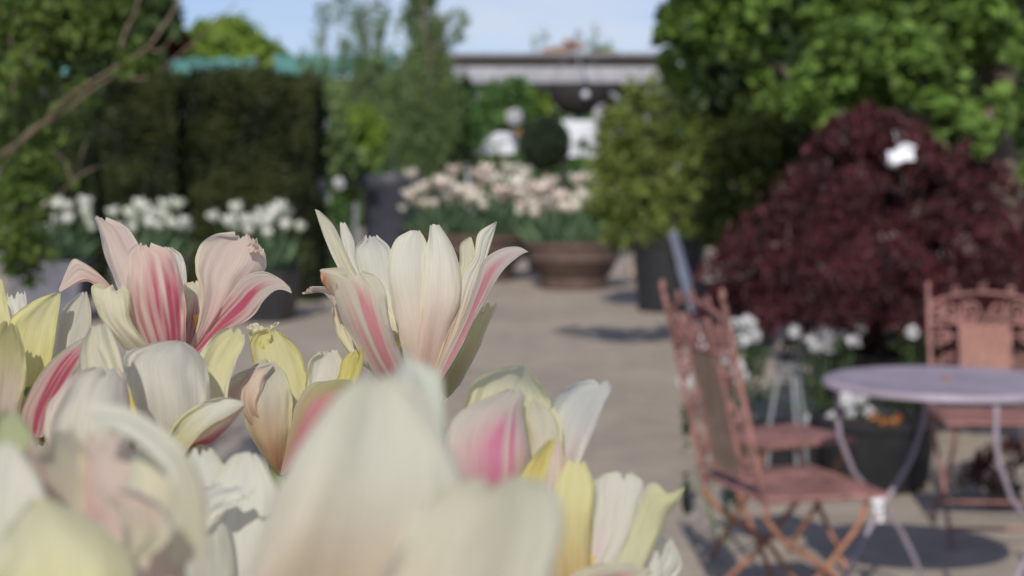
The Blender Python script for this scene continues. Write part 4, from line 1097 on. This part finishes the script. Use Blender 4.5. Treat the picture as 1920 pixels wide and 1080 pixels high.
petal(E, .74, [(524, 890), (535, 830), (548, 780), (560, 748), (582, 720), (618, 709), (655, 712)], [(534, 890), (570, 862), (605, 820), (630, 780), (650, 752), (670, 735), (684, 724)], (-.6, -1.8, -1.6), -.8, PEACH, OLIVE, CREAM, (PINK, (.2, .25), .5, .6, 1.0, 1.0), tilt=-.2)
petal(E, .74, [(430, 760), (422, 730), (436, 706), (470, 690), (505, 682)], [(450, 772), (462, 750), (480, 728), (500, 705), (513, 684)], (-1.2, -1.6, -1.2), -.4, SHELL, GREYC, WHITE, (PINK, -.2, .5, .0, .6, .5))
petal(E, .74, [(470, 650), (466, 626), (462, 606)], [(500, 655), (512, 622), (524, 600)], (2.6, 2.6, 2.8), .2, YEL, CREAM, wave=.35)

# --- B: big cream tulip in front of the streaked one
B = bloom(318, 872, .68, 'rounded cream tulip with a yellow patch, before the crimson-streaked one')
petal(B, .68, [(330, 860), (352, 780), (366, 720), (372, 672), (400, 628), (428, 612)], [(380, 860), (420, 770), (430, 720), (442, 680), (458, 640), (458, 616)], (1, 2.4, 2.6), .6, CREAM, PALEY, CREAM)
petal(B, .68, [(280, 850), (240, 790), (228, 730), (230, 680), (236, 655)], [(320, 850), (285, 780), (270, 720), (268, 670), (262, 652)], (.6, 1.8, 1.6), .4, YEL, WHITE, None, ((.78, .62, .10), .1, .7, .5, .9, .9))
petal(B, .68, [(296, 872), (268, 810), (250, 750), (236, 700), (234, 664), (290, 640), (330, 636)], [(335, 872), (375, 815), (392, 765), (393, 715), (385, 680), (368, 656), (345, 640)], (-.4, -1.4, .9), -.8, GREYC, (.72, .70, .62), CREAM, (BLUSH, 0, .8, .0, .5, .45), tilt=.6, wave=.18, fold=.22, ff=4.6)
petal(B, .68, [(300, 880), (312, 840), (320, 806), (345, 776), (385, 752), (425, 744), (455, 752)], [(326, 884), (350, 846), (375, 815), (400, 795), (425, 782), (445, 768), (458, 758)], (-1, -2.4, -2.8), .6, PALEY, WHITE, PALEY, tilt=-.5)
petal(B, .68, [(322, 884), (345, 845), (372, 818), (400, 797), (428, 780), (455, 758)], [(330, 886), (362, 838), (396, 834), (420, 812), (442, 786), (459, 760)], (-1.2, -2.0, -2.6), -.3, BLUSH, SHELL, None, (HOT, .3, .6, .4, 1., .8))

# --- C: cream tulip at left, broad pale outer petal
C_ = bloom(180, 930, .62, 'cream tulip with a broad pale petal, next to the pink-striped yellow one')
petal(C_, .62, [(150, 900), (160, 760), (150, 690), (150, 650), (168, 612)], [(200, 900), (215, 760), (205, 690), (190, 640), (180, 610)], (.8, 1.8, 2.0), .5, SHELL, CREAM, GREYC)
petal(C_, .62, [(190, 900), (205, 760), (198, 690), (182, 650), (180, 610)], [(245, 890), (245, 770), (235, 700), (222, 650), (200, 603)], (.8, 1.4, 1.4), -.6, SHELL, CREAM, WHITE, tilt=.2)
petal(C_, .62, [(140, 940), (95, 860), (82, 790), (105, 740), (140, 700), (180, 686)], [(215, 940), (235, 860), (242, 790), (240, 740), (236, 705), (222, 684)], (-.6, -1.6, .6), -.7, CREAM, (.74, .72, .63), BLUSH, (BLUSH, .9, .6, .2, 1., .45), tilt=.5, wave=.18, fold=.2, ff=4.2)

# --- D: far left yellow tulip, pink stripe
Dt = bloom(45, 830, .70, 'yellow tulip whose front petal has a dark pink stripe')
petal(Dt, .70, [(30, 790), (18, 700), (12, 640), (20, 600), (58, 566), (104, 548)], [(70, 790), (82, 720), (100, 660), (106, 610), (112, 575), (114, 549)], (1, 1.8, 1.8), .6, YEL, PALEY, YEL)
petal(Dt, .70, [(60, 790), (90, 700), (98, 650), (105, 605), (122, 575), (150, 548)], [(95, 790), (140, 700), (160, 650), (170, 610), (170, 575), (163, 546)], (1, 2.6, 3.0), .7, GREYC, GREYC, CREAM)
petal(Dt, .70, [(-30, 800), (-30, 700), (-20, 640), (-5, 610), (8, 598)], [(45, 810), (38, 770), (48, 720), (47, 660), (30, 608)], (-.4, -1.2, -.2), -.8, SHELL, OLIVE, PALEY)
petal(Dt, .70, [(10, 700), (18, 640), (22, 590), (14, 560), (12, 545)], [(40, 700), (46, 640), (50, 590), (50, 560), (46, 540)], (1.8, 2.8, 3.2), .3, WHITE, WHITE)
petal(Dt, .70, [(-35, 700), (-30, 620), (-20, 560), (-5, 520)], [(20, 700), (22, 620), (14, 570), (4, 525)], (1.6, 2.8, 3.2), .4, GREEN, PALEY)
petal(Dt, .70, [(42, 820), (38, 772), (58, 728), (95, 676), (140, 642), (175, 624), (200, 611)], [(80, 820), (95, 790), (120, 736), (148, 684), (165, 655), (188, 630), (203, 613)], (-.8, -1.9, -2.4), -.5, BLUSH, GREYC, OLIVE, (HOT, .1, .55, .6, 1.0, .85), tilt=-.4)

# --- H: right middle tulip
H = bloom(905, 985, .60, 'pale tulip with a vivid pink flame on its front petal')
petal(H, .60, [(870, 900), (862, 820), (868, 765), (888, 715), (935, 690), (975, 683)], [(990, 900), (1020, 840), (1034, 790), (1028, 745), (1005, 710), (985, 684)], (.8, 1.8, .8), .7, PALEY, (.80, .80, .56), PALEY, tilt=.2)
petal(H, .60, [(985, 980), (1010, 900), (1016, 840), (1026, 780), (1050, 735), (1085, 712), (1115, 708)], [(1000, 985), (1050, 930), (1085, 870), (1112, 810), (1132, 755), (1146, 728), (1147, 715)], (0, .2, -.8), .6, SHELL, (.74, .75, .68), WHITE, ((.66, .45, .55), .35, .22, .2, 1.0, .45), tilt=-.5)
petal(H, .60, [(960, 970), (985, 880), (990, 820), (985, 780), (988, 748)], [(1010, 970), (1050, 890), (1056, 820), (1046, 775), (1012, 745)], (.2, -.2, .6), -.6, CREAM, GREYC, PALEY)
petal(H, .60, [(860, 1000), (842, 930), (836, 870), (838, 812), (868, 768), (925, 738), (955, 727)], [(960, 990), (982, 920), (990, 860), (988, 810), (980, 770), (985, 742), (975, 728)], (-.8, -1.9, .7), -1.2, BLUSH, (.70, .69, .60), GREYC, ((.62, .18, .33), (.05, .55), .42, .5, 1.03, .95), tilt=.2, blot=((.70, .34, .42), -.1, .25, .5, .6))

# --- I: lower right
I = bloom(1080, 1190, .55, 'yellow-edged white tulip with a pointed petal, nearest the side-on chair')
petal(I, .55, [(985, 1100), (955, 980), (966, 905), (1000, 855), (1028, 822)], [(1040, 1100), (1030, 980), (1028, 910), (1036, 860), (1042, 824)], (.8, 2.0, 2.0), .4, PALEY, YEL, CREAM)
petal(I, .55, [(1030, 1100), (1020, 990), (1022, 900), (1034, 850), (1042, 824)], [(1075, 1100), (1072, 990), (1068, 910), (1062, 870), (1050, 826)], (.6, 1.4, 1.6), -.3, CREAM, SHELL, CREAM)
petal(I, .55, [(1040, 1180), (1018, 1060), (1030, 960), (1046, 890), (1062, 858)], [(1110, 1180), (1110, 1060), (1112, 980), (1114, 905), (1095, 856)], (0, .2, .7), -.8, PEACH, PALEY, PALEY, (YEL, 0, .6, .1, .9, .6), fold=.12)
petal(I, .55, [(1060, 1180), (1075, 1080), (1098, 1000), (1110, 940), (1112, 890), (1150, 882)], [(1120, 1180), (1150, 1080), (1182, 1010), (1198, 950), (1208, 905), (1182, 884)], (.2, .3, 1.2), .5, WHITE, WHITE, GREYC, ((.76, .56, .62), -.2, .3, .3, 1.0, .5))
petal(I, .55, [(1085, 1180), (1130, 1090), (1168, 1020), (1190, 960), (1210, 912), (1232, 905), (1252, 926), (1281, 912)], [(1115, 1190), (1170, 1120), (1210, 1060), (1236, 1010), (1252, 970), (1266, 948), (1276, 930), (1284, 914)], (-.4, -.8, -1.4), -.6, CREAM, (.72, .72, .42), GREYC)
petal(I, .55, [(1120, 1190), (1170, 1120), (1215, 1060), (1232, 1020), (1232, 985)], [(1150, 1190), (1220, 1130), (1262, 1090), (1280, 1055), (1262, 1010)], (.4, 1.0, .6), -.3, GREYC, WHITE)
petal(I, .55, [(1100, 1190), (1160, 1110), (1196, 1055), (1212, 1025)], [(1140, 1200), (1200, 1130), (1240, 1085), (1236, 1030)], (0, -.4, -.6), .3, WHITE, WHITE)
petal(I, .55, [(1050, 1200), (1050, 1140), (1070, 1080), (1120, 1058), (1180, 1050)], [(1110, 1200), (1130, 1160), (1170, 1110), (1205, 1080), (1225, 1062)], (-.8, -1.8, -1.6), -.5, PEACH, GREYC, CREAM, (HOT, .3, .35, .6, 1., .7))

# --- K: white tulip low in the middle with a grey shadow across it
K = bloom(420, 1220, .56, 'plain white tulip low at the bottom edge with notched rims')
petal(K, .56, [(370, 1180), (350, 1040), (345, 930), (348, 870), (362, 836)], [(430, 1180), (440, 1040), (436, 930), (425, 880), (396, 838)], (.6, 1.6, 1.8), .3, WHITE, WHITE, PALEY)
petal(K, .56, [(400, 1200), (380, 1080), (378, 980), (400, 900), (436, 850), (455, 846)], [(470, 1200), (505, 1080), (520, 980), (522, 920), (498, 870), (478, 846)], (0, -.6, .6), -.7, WHITE, WHITE, CREAM)
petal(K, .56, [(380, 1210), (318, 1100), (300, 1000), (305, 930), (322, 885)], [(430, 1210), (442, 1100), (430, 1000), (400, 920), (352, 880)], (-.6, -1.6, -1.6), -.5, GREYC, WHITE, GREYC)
petal(K, .56, [(320, 1020), (305, 960), (318, 915), (345, 890)], [(370, 1020), (420, 960), (470, 925), (482, 900)], (-2., -2.2, -2.4), .3, WHITE, WHITE, None, wave=.07)

# --- G: the huge soft white tulip closest to the lens
G = bloom(640, 1420, .335, 'largest and softest white tulip, closest to the lens, its rims out of focus', stem=True)
petal(G, .335, [(560, 1380), (520, 1200), (560, 1000), (640, 800), (740, 690), (760, 652)], [(760, 1380), (900, 1180), (900, 1000), (850, 860), (800, 760), (772, 690)], (1, 2.2, 2.6), .6, CREAM, WHITE, GREYC, name='petal')
petal(G, .335, [(800, 1380), (850, 1180), (832, 980), (828, 850), (790, 740), (762, 690), (748, 652)], [(850, 1380), (900, 1180), (870, 980), (838, 840), (832, 740), (828, 690), (815, 668)], (1, 2.6, 3.4), .4, CREAM, (.76, .80, .68), WHITE)
petal(G, .335, [(540, 1400), (440, 1230), (462, 1080), (508, 940), (560, 840), (612, 765), (650, 722), (690, 700)], [(700, 1400), (800, 1240), (862, 1080), (880, 960), (862, 880), (826, 800), (790, 730), (745, 702)], (-.6, -1.4, .3), -.6, PEACH, (.76, .75, .62), WHITE, (PEACH, .1, .7, -.1, .6, .5), tilt=.7, tilt2=.3, fold=.17, ff=4.6, wave=.2)
petal(G, .335, [(620, 1420), (640, 1260), (690, 1120), (750, 1010), (800, 940), (850, 905), (880, 896)], [(860, 1420), (970, 1280), (1020, 1160), (1048, 1040), (1056, 960), (1040, 915), (1000, 893)], (-1.4, -1.9, -.6), -.5, SHELL, (.70, .69, .54), WHITE, (PEACH, -.2, .7, .0, .7, .6), tilt=-.3, tilt2=.5, fold=.26, ff=6., wave=.16)

# --- J: soft yellow-white tulip in the lower left corner
J = bloom(90, 1320, .38, 'soft yellow and white tulip in the bottom corner with a dark blush inside')
petal(J, .38, [(-30, 1250), (-50, 1050), (-40, 900), (-20, 800), (10, 766)], [(60, 1250), (90, 1050), (80, 900), (64, 820), (34, 770)], (2.2, 3.4, 3.6), .5, GREEN, GREEN)
petal(J, .38, [(30, 1230), (30, 1050), (40, 930), (38, 860), (60, 818)], [(150, 1230), (170, 1050), (172, 930), (166, 855), (135, 800)], (1.4, 2.2, 1.4), .8, BLUSH, (.68, .62, .46), CREAM, (PINK, -.55, .5, .7, 1.05, .9), wave=.06)
petal(J, .38, [(120, 1230), (140, 1060), (150, 930), (148, 850), (165, 806)], [(220, 1230), (250, 1060), (262, 940), (250, 850), (225, 806)], (1.2, 1.8, 1.6), -.4, BLUSH, SHELL, CREAM, (PINK, -.5, .35, .6, 1., .55))
petal(J, .38, [(-60, 1250), (-80, 1080), (-60, 940), (-30, 860), (-10, 826)], [(30, 1250), (70, 1100), (95, 980), (70, 880), (40, 830)], (0, -.6, .4), -.6, GREEN, WHITE, WHITE)
petal(J, .38, [(235, 1120), (232, 1000), (240, 900), (246, 830)], [(345, 1120), (352, 1010), (348, 920), (300, 840)], (.9, 1.0, 1.2), -.4, SHELL, CREAM, GREYC, fold=.15, wave=.08)
petal(J, .38, [(318, 1060), (325, 960), (312, 890), (270, 842), (215, 805), (160, 782)], [(395, 1050), (388, 950), (368, 880), (322, 815), (240, 764), (168, 756)], (.3, -.3, -.2), -.35, CREAM, WHITE, WHITE, wave=.06, fold=.08, ff=4.)
petal(J, .38, [(210, 1060), (230, 1010), (220, 960), (190, 930), (186, 908)], [(255, 1060), (310, 1020), (325, 985), (300, 945), (225, 905)], (-.4, -1., -1.2), .3, CREAM, SHELL, WHITE, wave=.08)
petal(J, .38, [(-60, 1300), (-90, 1180), (-60, 1100), (-15, 1030), (25, 970), (66, 930)], [(130, 1300), (215, 1180), (262, 1090), (240, 1030), (180, 975), (92, 928)], (-1.2, -2.2, -.2), -.7, PALEY, (.78, .77, .54), WHITE, (YEL, 0, .6, .0, .8, .5), tilt=.4, fold=.24, ff=5.)

# neighbours that carry the bunch on past the frame's lower corner
# ------------------------------------------------------------------ the bowl the big tulips grow in, on a slatted bench
bz = .50
r_ = round_pot('planter_bowl', (-.10, .66, bz), .50, .34, .325, M_terra, 'brown bowl planter holding the big foreground tulips', 'planter', bands=True)
bench = empty('display_bench', (-.10, .66, 0)); tag(bench, 'grey timber display bench under the bowl of big tulips', 'bench')
M_wood = solid('weathered_timber', (.26, .23, .2), (.17, .15, .13), .85, 8, bump=.4)
tp = MB()
for k in range(8): tp.box((0, -.42 + k * .12, bz - .018), (1.3, .105, .03), bev=.004)
tp.build('slatted_top', M_wood, bench)
for sx in (-1, 1):
    MB().box((sx * .55, 0, bz - .065), (.06, .9, .06), bev=.004).build('rail', M_wood, bench)
    for sy in (-1, 1): MB().box((sx * .55, sy * .40, (bz - .096) / 2), (.06, .06, bz - .098), bev=.004).build('leg', M_wood, bench)

# ------------------------------------------------------------------ near leafy tree at the left, twiggy
NB = Vector((-2.35, 5.6, 0)); root = empty('twiggy_tree', NB); tag(root, 'near twiggy tree with sunlit bare branches and sparse leaves, over the left corner', 'tree')
def nl(x, y, D): return tuple(W(x, y, D) - NB)
tb = MB(); tb.tube([(0, 0, 0), (.05, -.05, .5), (.02, -.1, 1.0), (.1, -.2, 1.6), (.05, -.25, 2.4)], [.07, .06, .055, .045, .03], 10); tb.build('trunk', M_bark, root)
for pts, r in (
        ([(-60, 330, 5.4), (0, 290, 5.3), (60, 250, 5.2), (130, 180, 5.0), (215, 128, 4.9), (275, 90, 4.8), (312, 40, 4.8), (350, -20, 4.8)], .013),
        ([(-40, 420, 5.3), (-5, 330, 5.2), (10, 300, 5.2), (50, 250, 5.1), (100, 220, 5.1)], .012),
        ([(-80, 260, 5.4), (0, 215, 5.3), (40, 130, 5.2), (90, 60, 5.1), (110, -20, 5.1)], .014),
        ([(60, 250, 5.2), (120, 210, 5.1), (200, 150, 5.1), (280, 145, 5.1), (350, 90, 5.2), (430, 15, 5.2), (445, 5, 5.2)], .008),
        ([(215, 128, 4.9), (235, 60, 4.9), (255, 20, 4.9), (262, -30, 4.9)], .010),
        ([(-60, 500, 5.4), (30, 420, 5.2), (90, 380, 5.1), (135, 340, 5.0), (150, 300, 4.9), (160, 268, 4.9)], .008),
        ([(135, 340, 5.0), (165, 320, 5.0), (185, 312, 5.0)], .006), ([(135, 340, 5.0), (120, 300, 5.0), (100, 285, 5.0)], .005),
        ([(90, 60, 5.1), (150, 40, 5.1), (180, 10, 5.0)], .007), ([(275, 90, 4.8), (300, 95, 4.8), (330, 60, 4.8)], .005),
        ([(40, 130, 5.2), (20, 80, 5.2), (30, 20, 5.2)], .008), ([(-30, 345, 5.3), (20, 290, 5.2), (28, 270, 5.2)], .009)):
    MB().tube([nl(*q) for q in crs(pts, 22)], list(np.linspace(r * .52, r * .24, 22)), 7).build('branch', M_twig, root)
bl = []
for (x, y, rx, ry, n, D) in ((30, 40, 80, 60, 900, 5.3), (110, 30, 70, 60, 700, 5.1), (180, 60, 60, 50, 420, 5.0), (90, 120, 70, 50, 420, 5.2), (20, 180, 60, 60, 420, 5.3), (210, 20, 60, 40, 260, 5.0), (60, 330, 90, 50, 420, 5.3),
                             (30, 390, 70, 40, 460, 5.2), (130, 350, 50, 40, 240, 5.1), (20, 440, 60, 40, 420, 5.0), (250, 110, 50, 40, 120, 4.9), (160, 170, 70, 40, 240, 5.1), (-40, 280, 70, 150, 900, 5.6), (40, 470, 60, 60, 460, 5.3), (-60, 60, 100, 120, 900, 5.6), (70, 240, 80, 60, 240, 5.4)):
    bl.append((nl(x, y, D), (pxr(rx, D), pxr(rx, D), pxr(ry, D)), n, dict(clump=9, spread=.13, shell=.2, hole=-.12, hs=3.)))
crown('crown', M_near, bl, .036, root, aspect=.6)
